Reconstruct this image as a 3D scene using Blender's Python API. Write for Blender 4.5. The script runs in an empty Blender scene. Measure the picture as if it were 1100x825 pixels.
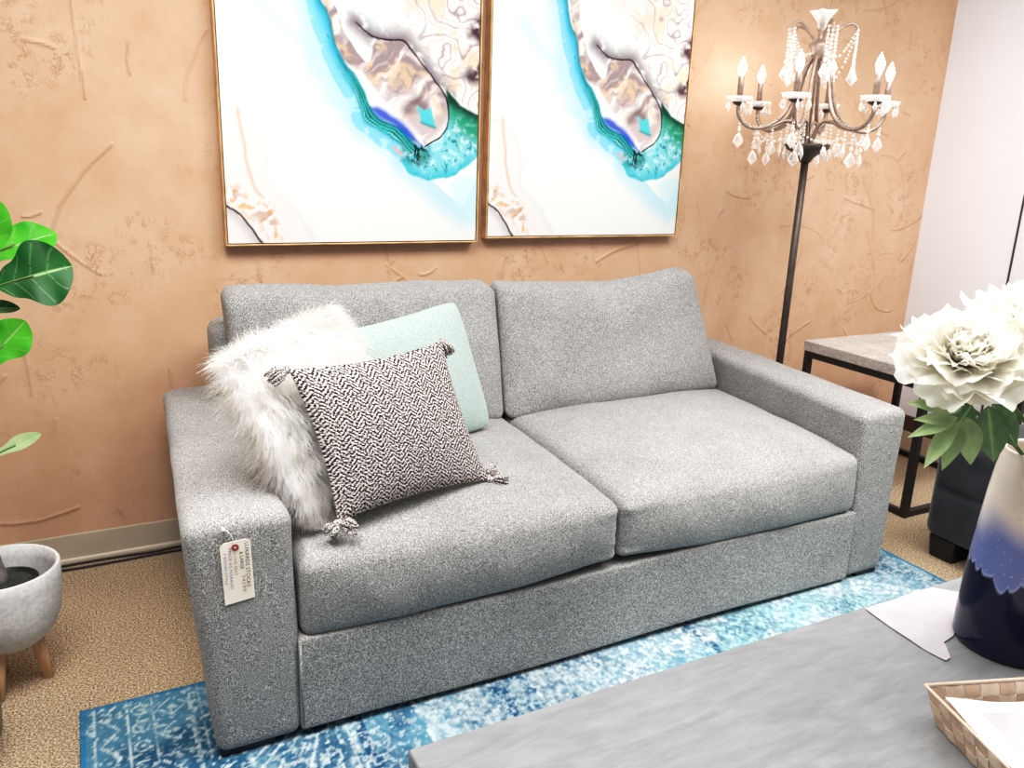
import bpy, bmesh, math, random
import numpy as np
from mathutils import Vector, Matrix

rnd = random.Random(7)
sc = bpy.context.scene
COL = sc.collection
PI = math.pi
V = Vector

# ------------------------------------------------------------------ noise helpers (numpy)
def _hash(ix, iy, s):
    n = (ix * 374761393 + iy * 668265263 + s * 974634777) & 0xffffffff
    n = ((n ^ (n >> 13)) * 1274126177) & 0xffffffff
    n = n ^ (n >> 16)
    return (n & 0xffff) / 65535.0
def vnoise(x, y, s=0):
    ix = np.floor(x).astype(np.int64); iy = np.floor(y).astype(np.int64)
    fx = x - ix; fy = y - iy
    fx = fx * fx * (3 - 2 * fx); fy = fy * fy * (3 - 2 * fy)
    a = _hash(ix, iy, s); b = _hash(ix + 1, iy, s); c = _hash(ix, iy + 1, s); d = _hash(ix + 1, iy + 1, s)
    return (a * (1 - fx) + b * fx) * (1 - fy) + (c * (1 - fx) + d * fx) * fy
def fbm(x, y, s=0, o=4):
    t = 0; a = .5; w = 0
    for k in range(o):
        t = t + a * vnoise(x, y, s + k * 17); w += a; x = x * 2.03 + 5.1; y = y * 2.03 + 1.7; a *= .5
    return t / w
def smooth(e0, e1, x):
    t = np.clip((x - e0) / (e1 - e0), 0, 1); return t * t * (3 - 2 * t)
def dline(x, y, pts):
    d = np.full(x.shape, 1e9)
    for (x0, y0), (x1, y1) in zip(pts[:-1], pts[1:]):
        dx, dy = x1 - x0, y1 - y0; L = dx * dx + dy * dy + 1e-12
        t = np.clip(((x - x0) * dx + (y - y0) * dy) / L, 0, 1)
        d = np.minimum(d, np.hypot(x - x0 - t * dx, y - y0 - t * dy))
    return d
def dpoly(x, y, pts):
    d = dline(x, y, list(pts) + [pts[0]])
    ins = np.zeros(x.shape, bool)
    n = len(pts)
    for i in range(n):
        x0, y0 = pts[i]; x1, y1 = pts[(i + 1) % n]
        c = ((y0 > y) != (y1 > y))
        xi = (x1 - x0) * (y - y0) / ((y1 - y0) if y1 != y0 else 1e-9) + x0
        ins ^= c & (x < xi)
    return np.where(ins, -d, d)
def srgb(*c):
    return tuple(((v / 255) / 12.92 if v / 255 <= .04045 else ((v / 255 + .055) / 1.055) ** 2.4) for v in c)
def lay(base, col, a):
    return base * (1 - a[..., None]) + np.array(col) * a[..., None]

# ------------------------------------------------------------------ materials
class NT:
    def __init__(s, name):
        s.m = bpy.data.materials.new(name); s.m.use_nodes = True
        s.t = s.m.node_tree; s.n = s.t.nodes; s.l = s.t.links
        s.n.clear(); s.out = s.n.new('ShaderNodeOutputMaterial')
        s.p = s.n.new('ShaderNodeBsdfPrincipled'); s.l.new(s.p.outputs[0], s.out.inputs[0])
    def node(s, t, **k):
        n = s.n.new(t)
        for a, b in k.items():
            if a in n.inputs.keys():
                pass
            setattr(n, a, b)
        return n
    def set(s, **k):
        for a, b in k.items():
            a = {'rough': 'Roughness', 'metal': 'Metallic', 'spec': 'Specular IOR Level', 'color': 'Base Color', 'trans': 'Transmission Weight',
                 'ior': 'IOR', 'coat': 'Coat Weight', 'sheen': 'Sheen Weight', 'sub': 'Subsurface Weight', 'emit': 'Emission Color', 'estr': 'Emission Strength'}[a]
            s.p.inputs[a].default_value = (tuple(b) + (1,)) if isinstance(b, (tuple, list)) else b
        return s
    def link(s, a, b): s.l.new(a, b)
    def coord(s, kind='Object', scale=None, rot=None):
        c = s.n.new('ShaderNodeTexCoord').outputs[kind]
        if scale is not None or rot is not None:
            m = s.n.new('ShaderNodeMapping')
            if scale is not None: m.inputs['Scale'].default_value = scale
            if rot is not None: m.inputs['Rotation'].default_value = rot
            s.l.new(c, m.inputs[0]); c = m.outputs[0]
        return c
    def noise(s, vec, scale, detail=3, rough=.5, dist=0):
        n = s.n.new('ShaderNodeTexNoise'); n.inputs['Scale'].default_value = scale; n.inputs['Detail'].default_value = detail
        n.inputs['Roughness'].default_value = rough; n.inputs['Distortion'].default_value = dist
        s.l.new(vec, n.inputs['Vector']); return n.outputs['Fac']
    def voro(s, vec, scale, feat='F1'):
        n = s.n.new('ShaderNodeTexVoronoi'); n.feature = feat; n.inputs['Scale'].default_value = scale
        s.l.new(vec, n.inputs['Vector']); return n.outputs['Distance']
    def ramp(s, fac, stops, interp='LINEAR'):
        r = s.n.new('ShaderNodeValToRGB'); r.color_ramp.interpolation = interp; e = r.color_ramp.elements
        while len(e) < len(stops): e.new(.5)
        for k, (p, c) in zip(e, stops):
            k.position = p; k.color = tuple(c) + (1,) if isinstance(c, (tuple, list)) else (c, c, c, 1)
        s.l.new(fac, r.inputs[0]); return r.outputs[0]
    def mix(s, fac, a, b, mode='MIX'):
        n = s.n.new('ShaderNodeMix'); n.data_type = 'RGBA'; n.blend_type = mode
        for i, v in ((0, fac), (6, a), (7, b)):
            if hasattr(v, 'is_linked') or hasattr(v, 'links'): s.l.new(v, n.inputs[i])
            else: n.inputs[i].default_value = (tuple(v) + (1,)) if isinstance(v, (tuple, list)) else v
        return n.outputs[2]
    def math(s, op, a, b=None):
        n = s.n.new('ShaderNodeMath'); n.operation = op
        for i, v in ((0, a), (1, b)):
            if v is None: continue
            if hasattr(v, 'links'): s.l.new(v, n.inputs[i])
            else: n.inputs[i].default_value = v
        return n.outputs[0]
    def attr(s, name='Col'):
        n = s.n.new('ShaderNodeAttribute'); n.attribute_name = name; return n.outputs['Color']
    def base(s, sock): s.l.new(sock, s.p.inputs['Base Color']); return s
    def bump(s, h, strength=.3, dist=.01):
        b = s.n.new('ShaderNodeBump'); b.inputs['Strength'].default_value = strength; b.inputs['Distance'].default_value = dist
        s.l.new(h, b.inputs['Height']); s.l.new(b.outputs[0], s.p.inputs['Normal']); return s

def flat(name, c, rough=.5, metal=0, var=.12, scale=30, spec=.5, bump=0):
    """a plain material with a little noise in tone"""
    m = NT(name).set(rough=rough, metal=metal, spec=spec)
    f = m.noise(m.coord(), scale, 4)
    lo = tuple(v * (1 - var) for v in c); hi = tuple(min(1, v * (1 + var)) for v in c)
    m.base(m.ramp(f, [(.3, lo), (.7, hi)]))
    if bump: m.bump(f, bump, .003)
    return m.m

def mat_sofa():
    m = NT('heather_grey_fabric').set(rough=.95, spec=.12, sheen=.15)
    c = m.coord()
    f = m.noise(c, 400, 3, .75)
    f2 = m.noise(c, 6, 3)
    a = m.ramp(f, [(.30, srgb(56, 56, 57)), (.49, srgb(140, 139, 138)), (.67, srgb(234, 233, 231))])
    b = m.ramp(f2, [(.3, (.86, .86, .86)), (.7, (1, 1, 1))])
    m.base(m.mix(1.0, a, b, 'MULTIPLY')); m.bump(f, .5, .002); return m.m

def mat_wall():
    m = NT('copper_plaster').set(rough=.6, spec=.3)
    c = m.coord()
    w = m.n.new('ShaderNodeVectorMath'); w.operation = 'MULTIPLY_ADD'
    nz = m.n.new('ShaderNodeTexNoise'); nz.inputs['Scale'].default_value = 14; nz.inputs['Detail'].default_value = 5
    m.link(c, nz.inputs['Vector']); m.link(nz.outputs['Color'], w.inputs[0]); w.inputs[1].default_value = (.11, .11, .11); m.link(c, w.inputs[2])
    wc = w.outputs[0]
    big = m.noise(c, 1.3, 5, .6); mid = m.noise(c, 6, 6, .68); fine = m.noise(c, 110, 3, .6)
    col = m.ramp(big, [(.25, srgb(197, 159, 130)), (.55, srgb(210, 175, 149)), (.8, srgb(221, 189, 165))])
    col = m.mix(.5, col, m.ramp(mid, [(.3, srgb(196, 156, 126)), (.7, srgb(221, 188, 164))]))
    cr = m.math('LESS_THAN', m.voro(wc, 30, 'DISTANCE_TO_EDGE'), .040)
    cr2 = m.math('LESS_THAN', m.voro(wc, 58, 'DISTANCE_TO_EDGE'), .065)
    patch = m.ramp(m.noise(c, 2.6, 4, .6), [(.50, 0.0), (.62, 1.0)])
    broken = m.ramp(m.noise(c, 30, 3), [(.50, 0.0), (.58, 1.0)])
    k = m.math('MULTIPLY', m.math('MAXIMUM', cr2, m.math('MULTIPLY', cr, .8)), m.math('MULTIPLY', patch, broken))
    cre = m.attr('Crease')
    col = m.mix(m.math('MULTIPLY', k, .42), col, srgb(142, 92, 62))
    col = m.mix(m.math('MULTIPLY', cre, .18), col, srgb(150, 98, 64))
    col = m.mix(m.math('MULTIPLY', m.ramp(fine, [(.60, 0.0), (.74, 1.0)]), .16), col, srgb(160, 108, 76))
    m.base(col)
    h = m.math('ADD', m.math('MULTIPLY', cre, .75), m.math('ADD', m.math('MULTIPLY', mid, .30), m.math('MULTIPLY', k, -.15)))
    m.bump(h, .5, .012); return m.m

def mat_carpet():
    m = NT('beige_loop_carpet').set(rough=1, spec=.05)
    c = m.coord()
    f = m.noise(c, 190, 2, .6); v = m.voro(c, 150)
    a = m.ramp(f, [(.30, srgb(100, 80, 56)), (.5, srgb(184, 164, 138)), (.70, srgb(244, 229, 206))])
    b = m.ramp(m.noise(c, 3, 3), [(.3, (.9, .9, .9)), (.7, (1, 1, 1))])
    m.base(m.mix(1.0, a, b, 'MULTIPLY')); m.bump(v, .7, .006); return m.m

def mat_attr(name, rough, spec=.3, bump_scale=300, bump=.15, noise_amt=0.0):
    m = NT(name).set(rough=rough, spec=spec)
    c = m.coord(); col = m.attr(); n = m.noise(c, bump_scale, 2)
    if noise_amt:
        col = m.mix(1.0, col, m.ramp(n, [(.3, (1 - noise_amt,) * 3), (.7, (1, 1, 1))]), 'MULTIPLY')
    m.base(col); m.bump(n, bump, .002); return m.m

def mat_table():
    m = NT('slate_grey_tabletop').set(rough=.38, spec=.45)
    c = m.coord(scale=(1.2, 5.5, 1), rot=(0, 0, -.25))
    f = m.noise(c, 2.6, 7, .62, 1.6); g = m.noise(c, 9, 6, .7, .8); s = m.noise(m.coord(), 160, 2)
    col = m.ramp(f, [(.3, srgb(126, 128, 130)), (.5, srgb(140, 142, 144)), (.72, srgb(153, 155, 157))])
    col = m.mix(.35, col, m.ramp(g, [(.35, srgb(122, 123, 125)), (.65, srgb(158, 160, 162))]))
    col = m.mix(m.math('MULTIPLY', m.ramp(s, [(.70, 0.0), (.76, 1.0)]), .35), col, srgb(190, 190, 190))
    m.base(col); m.link(m.ramp(g, [(.3, .34), (.7, .46)]), m.p.inputs['Roughness']); m.bump(g, .12, .003); return m.m

def mat_concrete(name, lo, hi, sc=9):
    m = NT(name).set(rough=.75, spec=.25); c = m.coord()
    f = m.noise(c, sc, 6, .6); g = m.noise(c, 90, 3)
    col = m.ramp(f, [(.3, lo), (.7, hi)])
    col = m.mix(.15, col, m.ramp(g, [(.4, (.1, .1, .1)), (.6, (.8, .8, .8))]))
    m.base(col); m.bump(g, .15, .003); return m.m

def mat_weave():
    m = NT('marled_herringbone_knit').set(rough=1, spec=.05)
    uv = m.n.new('ShaderNodeTexCoord').outputs['UV']
    sp = m.n.new('ShaderNodeSeparateXYZ'); m.link(uv, sp.inputs[0])
    nz = m.noise(uv, 30, 3, .6)
    u = m.math('ADD', sp.outputs[0], m.math('MULTIPLY', nz, .012)); v = m.math('ADD', sp.outputs[1], m.math('MULTIPLY', nz, .015))
    zig = m.math('ABSOLUTE', m.math('SUBTRACT', m.math('FRACT', m.math('MULTIPLY', u, 10.0)), .5))
    st = m.math('FRACT', m.math('ADD', m.math('MULTIPLY', v, 33.0), m.math('MULTIPLY', zig, 3.6)))
    tri = m.math('ABSOLUTE', m.math('SUBTRACT', st, .5))
    marl = m.noise(uv, 84, 2, .6)
    val = m.math('ADD', m.math('MULTIPLY', tri, 1.0), m.math('MULTIPLY', marl, 2.3))
    n = m.n.new('ShaderNodeMapRange'); n.inputs['From Min'].default_value = 1.02; n.inputs['From Max'].default_value = 1.78
    m.link(val, n.inputs['Value'])
    col = m.ramp(n.outputs[0], [(.2, srgb(46, 40, 42)), (.42, srgb(116, 106, 106)), (.62, srgb(214, 204, 201)), (1, srgb(240, 234, 230))])
    m.base(col); m.bump(n.outputs[0], .8, .005); return m.m

def mat_glass(name='crystal_glass', white=.42):
    m = NT(name).set(rough=.04, ior=1.52, trans=1.0, color=(1, 1, 1))
    d = m.n.new('ShaderNodeBsdfTranslucent'); d.inputs[0].default_value = (1, .98, .96, 1)
    d2 = m.n.new('ShaderNodeBsdfDiffuse'); d2.inputs[0].default_value = (1, .98, .96, 1)
    a = m.n.new('ShaderNodeAddShader'); m.link(d.outputs[0], a.inputs[0]); m.link(d2.outputs[0], a.inputs[1])
    x = m.n.new('ShaderNodeMixShader')
    lw = m.n.new('ShaderNodeLayerWeight'); lw.inputs[0].default_value = .45
    f = m.math('ADD', m.math('MULTIPLY', lw.outputs['Facing'], white * 1.6), white * .35)
    m.link(f, x.inputs[0]); m.link(m.p.outputs[0], x.inputs[1]); m.link(a.outputs[0], x.inputs[2]); m.link(x.outputs[0], m.out.inputs[0]); return m.m

def mat_translucent(name, lo, hi, tr=.35, scale=8, rough=.6, veins=False):
    m = NT(name).set(rough=rough, spec=.25); c = m.coord()
    col = m.ramp(m.noise(c, scale, 4), [(.3, lo), (.7, hi)]); 
    if veins:
        col = m.mix(m.attr('Vein'), col, srgb(176, 208, 150))
    m.base(col)
    t = m.n.new('ShaderNodeBsdfTranslucent'); m.link(col, t.inputs[0])
    x = m.n.new('ShaderNodeMixShader'); x.inputs[0].default_value = tr
    m.link(m.p.outputs[0], x.inputs[1]); m.link(t.outputs[0], x.inputs[2]); m.link(x.outputs[0], m.out.inputs[0]); return m.m

def mat_emit(name, c, s):
    m = NT(name); e = m.n.new('ShaderNodeEmission'); e.inputs[0].default_value = tuple(c) + (1,); e.inputs[1].default_value = s
    f = m.n.new('ShaderNodeLayerWeight'); m.link(m.ramp(f.outputs['Facing'], [(0, tuple(c)), (1, tuple(v * .8 for v in c))]), e.inputs[0])
    m.link(e.outputs[0], m.out.inputs[0]); return m.m

def mat_splint():
    m = NT('pale_wood_splint').set(rough=.7, spec=.2); c = m.coord(scale=(1, 1, 1))
    f = m.noise(m.coord(scale=(8, 8, 60)), 14, 4); g = m.noise(c, 14, 3)
    col = m.mix(.5, m.ramp(f, [(.3, srgb(214, 190, 168)), (.7, srgb(242, 226, 208))]), m.ramp(g, [(.3, srgb(212, 186, 162)), (.7, srgb(244, 228, 212))]))
    m.base(col); m.bump(f, .2, .002); return m.m

def mat_wood():
    m = NT('pale_beech_wood').set(rough=.5, spec=.3)
    f = m.noise(m.coord(scale=(14, 14, 1.5)), 6, 4)
    m.base(m.ramp(f, [(.3, srgb(206, 166, 128)), (.7, srgb(238, 206, 172))])); return m.m

def mat_paper_print():
    m = NT('white_paper').set(rough=.6, spec=.2)
    f = m.noise(m.coord(), 20, 3); m.base(m.ramp(f, [(.3, (.86, .85, .86)), (.7, (.93, .92, .93))])); return m.m

M = dict(
    sofa=mat_sofa(), wall=mat_wall(), carpet=mat_carpet(), table=mat_table(), weave=mat_weave(), glass=mat_glass(),
    white_wall=flat('white_painted_wall', srgb(234, 233, 237), .6, var=.02, scale=3, bump=.05),
    base_grey=flat('grey_vinyl_baseboard', srgb(196, 184, 168), .5, var=.06, scale=6),
    base_lip=flat('pale_vinyl_lip', srgb(226, 214, 198), .5, var=.04, scale=8),
    base_brown=flat('dark_brown_baseboard', srgb(86, 62, 48), .5),
    seam=flat('dark_joint', srgb(70, 62, 60), .6),
    black=flat('black_plastic', (.012, .012, .013), .45), iron=flat('dark_bronze_metal', srgb(84, 74, 68), .42, .35, .2, 40),
    arm_iron=flat('antique_bronze_metal', srgb(164, 145, 133), .4, .4, .2, 50),
    frame_black=flat('black_powder_coat', srgb(52, 48, 47), .5, .2, .15, 40),
    gold=flat('brushed_gold_wood', srgb(214, 178, 134), .35, .35, .3, 14), frame_in=flat('dark_gap', srgb(96, 70, 48), .6),
    canvas=mat_attr('printed_canvas', .75, .2, 500, .12), rug=mat_attr('distressed_woven_rug', 1.0, .03, 420, .6, .22),
    vase=mat_attr('dip_glazed_ceramic', .14, .5, 60, .02), tag=flat('cream_card', srgb(250, 240, 226), .7, var=.03), 
    ink=flat('black_ink', srgb(52, 40, 38), .7), ink_blue=flat('violet_ink', srgb(118, 108, 150), .7), ink_brown=flat('brown_ink', srgb(150, 120, 104), .7),
    red=flat('red_ring', srgb(150, 66, 60), .6), white=flat('white_plastic', (.85, .85, .85), .4, var=.03),
    fur_skin=flat('white_hide', (.86, .84, .82), 1, var=.05), teal=None,
    concrete=mat_concrete('grey_concrete_top', srgb(168, 158, 150), srgb(206, 197, 189)),
    pot=mat_concrete('pale_grey_concrete', srgb(214, 213, 211), srgb(240, 239, 237), 12),
    wood=mat_wood(), soil=flat('dark_moss', srgb(52, 58, 52), 1, var=.4, scale=80, bump=.6),
    bark=flat('grey_bark', srgb(126, 122, 124), .9, var=.35, scale=40, bump=.6), splint=mat_splint(), splint_dark=flat('tan_wood_splint', srgb(216, 190, 168), .7, var=.12, scale=25), paper=mat_paper_print(),
    photo_grey=flat('grey_print', srgb(206, 204, 210), .5, var=.1, scale=12), photo_dark=flat('dark_grey_print', srgb(140, 140, 148), .5, var=.2, scale=25),
    velvet=None, petal=mat_translucent('cream_petal', (.98, .96, .88), (1, .99, .95), .5, 10),
    leaf_pale=mat_translucent('sage_leaf', srgb(158, 184, 134), srgb(202, 220, 176), .28, 14, veins=True),
    leaf_deep=mat_translucent('deep_green_leaf', srgb(98, 132, 98), srgb(142, 172, 128), .2, 14, veins=True),
    fig_bright=mat_translucent('bright_fig_leaf', srgb(66, 168, 40), srgb(116, 212, 74), .35, 9, .4, True),
    fig_dark=mat_translucent('dark_fig_leaf', srgb(22, 74, 34), srgb(44, 108, 50), .15, 9, .35, True),
    stem=flat('green_stem', srgb(96, 124, 66), .6), bulb=mat_emit('lit_bulb', (1, .93, .86), 44.0),
    sheet=None, cord=flat('black_rubber_cord', srgb(50, 40, 44), .6), ridged=flat('woven_driftwood', srgb(140, 122, 100), .8, var=.35, scale=25, bump=.8),
)
def _teal():
    m = NT('sage_teal_fabric').set(rough=1, spec=.08, sheen=.2); f = m.noise(m.coord(), 240, 3, .65)
    m.base(m.ramp(f, [(.3, srgb(146, 163, 158)), (.55, srgb(176, 191, 186)), (.75, srgb(206, 216, 212))])); m.bump(f, .4, .002); return m.m
M['teal'] = _teal()
def _velvet():
    m = NT('charcoal_velvet').set(rough=.75, spec=.2, sheen=.35); f = m.noise(m.coord(), 9, 4); g = m.noise(m.coord(), 300, 2)
    m.base(m.ramp(f, [(.3, srgb(38, 38, 42)), (.7, srgb(58, 59, 64))])); m.bump(g, .2, .002); return m.m
M['velvet'] = _velvet()
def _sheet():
    m = NT('pale_crinkled_patch').set(rough=.28, spec=.5); f = m.noise(m.coord(), 13, 5, .6, 1.2)
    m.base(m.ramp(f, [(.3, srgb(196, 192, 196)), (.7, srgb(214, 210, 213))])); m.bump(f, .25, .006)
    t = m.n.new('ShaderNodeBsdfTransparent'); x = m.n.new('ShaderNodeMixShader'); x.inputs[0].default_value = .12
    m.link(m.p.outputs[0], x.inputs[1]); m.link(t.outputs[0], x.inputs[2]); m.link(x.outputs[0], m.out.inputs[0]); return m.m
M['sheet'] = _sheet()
def _fur():
    m = NT('white_fur').set(rough=.8, spec=.2, color=(.93, .91, .88)); t = m.n.new('ShaderNodeBsdfTranslucent')
    col = m.ramp(m.noise(m.coord(), 14, 3), [(.3, (.97, .95, .92)), (.7, (1, 1, 1))]); m.base(col); m.link(col, t.inputs[0])
    x = m.n.new('ShaderNodeMixShader'); x.inputs[0].default_value = .72; m.link(m.p.outputs[0], x.inputs[1]); m.link(t.outputs[0], x.inputs[2]); m.link(x.outputs[0], m.out.inputs[0]); return m.m
M['fur'] = _fur()

# ------------------------------------------------------------------ object helpers
WLOC = {}
def thing(name, label, cat, loc=(0, 0, 0), group=None):
    o = bpy.data.objects.new(name, None); COL.objects.link(o); o.empty_display_size = .05
    o.location = loc; o['label'] = label; o['category'] = cat
    if group: o['group'] = group
    WLOC[o] = V(loc); return o
def obj(name, vf, mat, parent=None, smooth=True, loc=None, label=None, kind=None):
    """vf in world coordinates; stored relative to the parent (or to loc)"""
    vs, fs = vf[0], vf[1]
    off = WLOC[parent] if parent is not None else V(loc or (0, 0, 0))
    me = bpy.data.meshes.new(name); a = np.array(vs, float) - np.array(off)
    me.from_pydata(a.tolist(), [], [tuple(f) for f in fs]); me.update()
    if smooth: me.polygons.foreach_set('use_smooth', [True] * len(me.polygons))
    me.materials.append(mat)
    o = bpy.data.objects.new(name, me); COL.objects.link(o)
    if parent is not None: o.parent = parent
    else: o.location = off
    WLOC[o] = V(off)
    if label: o['label'] = label
    if kind: o['kind'] = kind
    return o
def tag(o, label, cat, group=None):
    o['label'] = label; o['category'] = cat
    if group: o['group'] = group
    return o
def struct(name, vf, mat, smooth=False):
    o = obj(name, vf, mat, smooth=smooth); o['kind'] = 'structure'; return o
def inst(src, name, parent, matrix, label=None):
    """another part sharing src's mesh; matrix is in world space"""
    o = bpy.data.objects.new(name, src); COL.objects.link(o); o.parent = parent
    o.matrix_local = Matrix.Translation(-WLOC[parent]) @ matrix; WLOC[o] = WLOC[parent]
    if label: o['label'] = label
    return o
def mesh_of(name, vf, mat, smooth=True):
    me = bpy.data.meshes.new(name); me.from_pydata([tuple(v) for v in vf[0]], [], [tuple(f) for f in vf[1]]); me.update()
    if smooth: me.polygons.foreach_set('use_smooth', [True] * len(me.polygons))
    me.materials.append(mat); return me
def join(*parts):
    vs, fs = [], []
    for v, f in parts:
        n = len(vs); vs += [tuple(p) for p in v]; fs += [tuple(i + n for i in q) for q in f]
    return vs, fs
def xf(vf, m): return [tuple(m @ V(v)) for v in vf[0]], vf[1]

def box(x0, x1, y0, y1, z0, z1, b=0.0, seg=2):
    bm = bmesh.new(); bmesh.ops.create_cube(bm, size=1)
    for v in bm.verts: v.co = V(((x0 + x1) / 2 + v.co.x * (x1 - x0), (y0 + y1) / 2 + v.co.y * (y1 - y0), (z0 + z1) / 2 + v.co.z * (z1 - z0)))
    if b > 0: bmesh.ops.bevel(bm, geom=bm.edges[:], offset=b, segments=seg, affect='EDGES', profile=.5)
    bm.verts.index_update(); r = [tuple(v.co) for v in bm.verts], [[v.index for v in f.verts] for f in bm.faces]; bm.free(); return r
def rbox(sx, sy, sz, r, n=(14, 14, 8), k=4):
    """rounded box centred on 0, dense grid, returns verts and faces"""
    h = (sx / 2, sy / 2, sz / 2)
    def axis(hh, n):
        rr = min(r, hh * .999)
        a = [-hh + rr * (1 - math.cos(i / k * PI / 2)) for i in range(k)]
        a = [-hh + rr * i / k for i in range(k)]
        m = [-(hh - rr) + 2 * (hh - rr) * i / n for i in range(n + 1)]
        return a + m + [-v for v in reversed(a)]
    ax = [axis(h[i], n[i]) for i in range(3)]
    idx = {}; vs = []; fs = []
    def vert(i, j, l):
        key = (i, j, l)
        if key not in idx:
            q = V((ax[0][i], ax[1][j], ax[2][l]))
            inn = V([max(-(h[t] - min(r, h[t] * .999)), min(h[t] - min(r, h[t] * .999), q[t])) for t in range(3)])
            d = q - inn
            if d.length > 1e-9: q = inn + d.normalized() * r if r <= min(h) else q
            idx[key] = len(vs); vs.append(tuple(q))
        return idx[key]
    N = [len(a) - 1 for a in ax]
    for i in range(N[0]):
        for j in range(N[1]):
            fs.append((vert(i, j, N[2]), vert(i + 1, j, N[2]), vert(i + 1, j + 1, N[2]), vert(i, j + 1, N[2])))
            fs.append((vert(i, j, 0), vert(i, j + 1, 0), vert(i + 1, j + 1, 0), vert(i + 1, j, 0)))
    for i in range(N[0]):
        for l in range(N[2]):
            fs.append((vert(i, 0, l), vert(i + 1, 0, l), vert(i + 1, 0, l + 1), vert(i, 0, l + 1)))
            fs.append((vert(i, N[1], l), vert(i, N[1], l + 1), vert(i + 1, N[1], l + 1), vert(i + 1, N[1], l)))
    for j in range(N[1]):
        for l in range(N[2]):
            fs.append((vert(0, j, l), vert(0, j, l + 1), vert(0, j + 1, l + 1), vert(0, j + 1, l)))
            fs.append((vert(N[0], j, l), vert(N[0], j + 1, l), vert(N[0], j + 1, l + 1), vert(N[0], j, l + 1)))
    return vs, fs
def tube(pts, rad, seg=8, cap=True):
    pts = [V(p) for p in pts]; n = len(pts)
    if not hasattr(rad, '__len__'): rad = [rad] * n
    vs, fs = [], []; prev = None
    for i, p in enumerate(pts):
        t = (pts[min(i + 1, n - 1)] - pts[max(i - 1, 0)])
        t = t.normalized() if t.length > 1e-9 else V((0, 0, 1))
        if prev is None:
            a = V((0, 0, 1)) if abs(t.z) < .9 else V((1, 0, 0)); u = t.cross(a).normalized()
        else:
            u = prev - t * prev.dot(t); u = u.normalized() if u.length > 1e-9 else t.orthogonal().normalized()
        prev = u; w = t.cross(u)
        for s in range(seg):
            a = 2 * PI * s / seg; vs.append(tuple(p + (u * math.cos(a) + w * math.sin(a)) * rad[i]))
    for i in range(n - 1):
        for s in range(seg):
            s2 = (s + 1) % seg; fs.append((i * seg + s, i * seg + s2, (i + 1) * seg + s2, (i + 1) * seg + s))
    if cap: fs.append(tuple(reversed(range(seg)))); fs.append(tuple(range((n - 1) * seg, n * seg)))
    return vs, fs
def lathe(prof, c=(0, 0, 0), seg=32, wob=None):
    vs, fs = [], []; n = len(prof)
    for i, (r, z) in enumerate(prof):
        for s in range(seg):
            a = 2 * PI * s / seg; rr = r * (1 + (wob(a, i) if wob else 0)); vs.append((c[0] + rr * math.cos(a), c[1] + rr * math.sin(a), c[2] + z))
    for i in range(n - 1):
        for s in range(seg):
            s2 = (s + 1) % seg; fs.append((i * seg + s, i * seg + s2, (i + 1) * seg + s2, (i + 1) * seg + s))
    if prof[0][0] > 1e-4: fs.append(tuple(reversed(range(seg))))
    if prof[-1][0] > 1e-4: fs.append(tuple(range((n - 1) * seg, n * seg)))
    return vs, fs
def ball(c, r, seg=8, rings=6, sz=1.0):
    return lathe([(r * math.sin(PI * i / rings) + (1e-5), -r * sz * math.cos(PI * i / rings)) for i in range(rings + 1)], c, seg)
def catmull(pts, k=6):
    P = [V(p) for p in pts]; P = [P[0] * 2 - P[1]] + P + [P[-1] * 2 - P[-2]]; out = []
    for i in range(1, len(P) - 2):
        for j in range(k):
            t = j / k; a, b, c, d = P[i - 1], P[i], P[i + 1], P[i + 2]
            out.append(.5 * ((2 * b) + (c - a) * t + (2 * a - 5 * b + 4 * c - d) * t * t + (3 * b - a - 3 * c + d) * t ** 3))
    out.append(P[-2]); return out
def color_attr(o, cols, name='Col'):
    at = o.data.color_attributes.new(name, 'FLOAT_COLOR', 'POINT')
    a = np.ones((len(o.data.vertices), 4), np.float32); a[:, :3] = np.asarray(cols).reshape(-1, 3); at.data.foreach_set('color', a.ravel())
def grid_faces(nx, ny, off=0):
    return [(off + j * nx + i, off + j * nx + i + 1, off + (j + 1) * nx + i + 1, off + (j + 1) * nx + i) for j in range(ny - 1) for i in range(nx - 1)]

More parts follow.
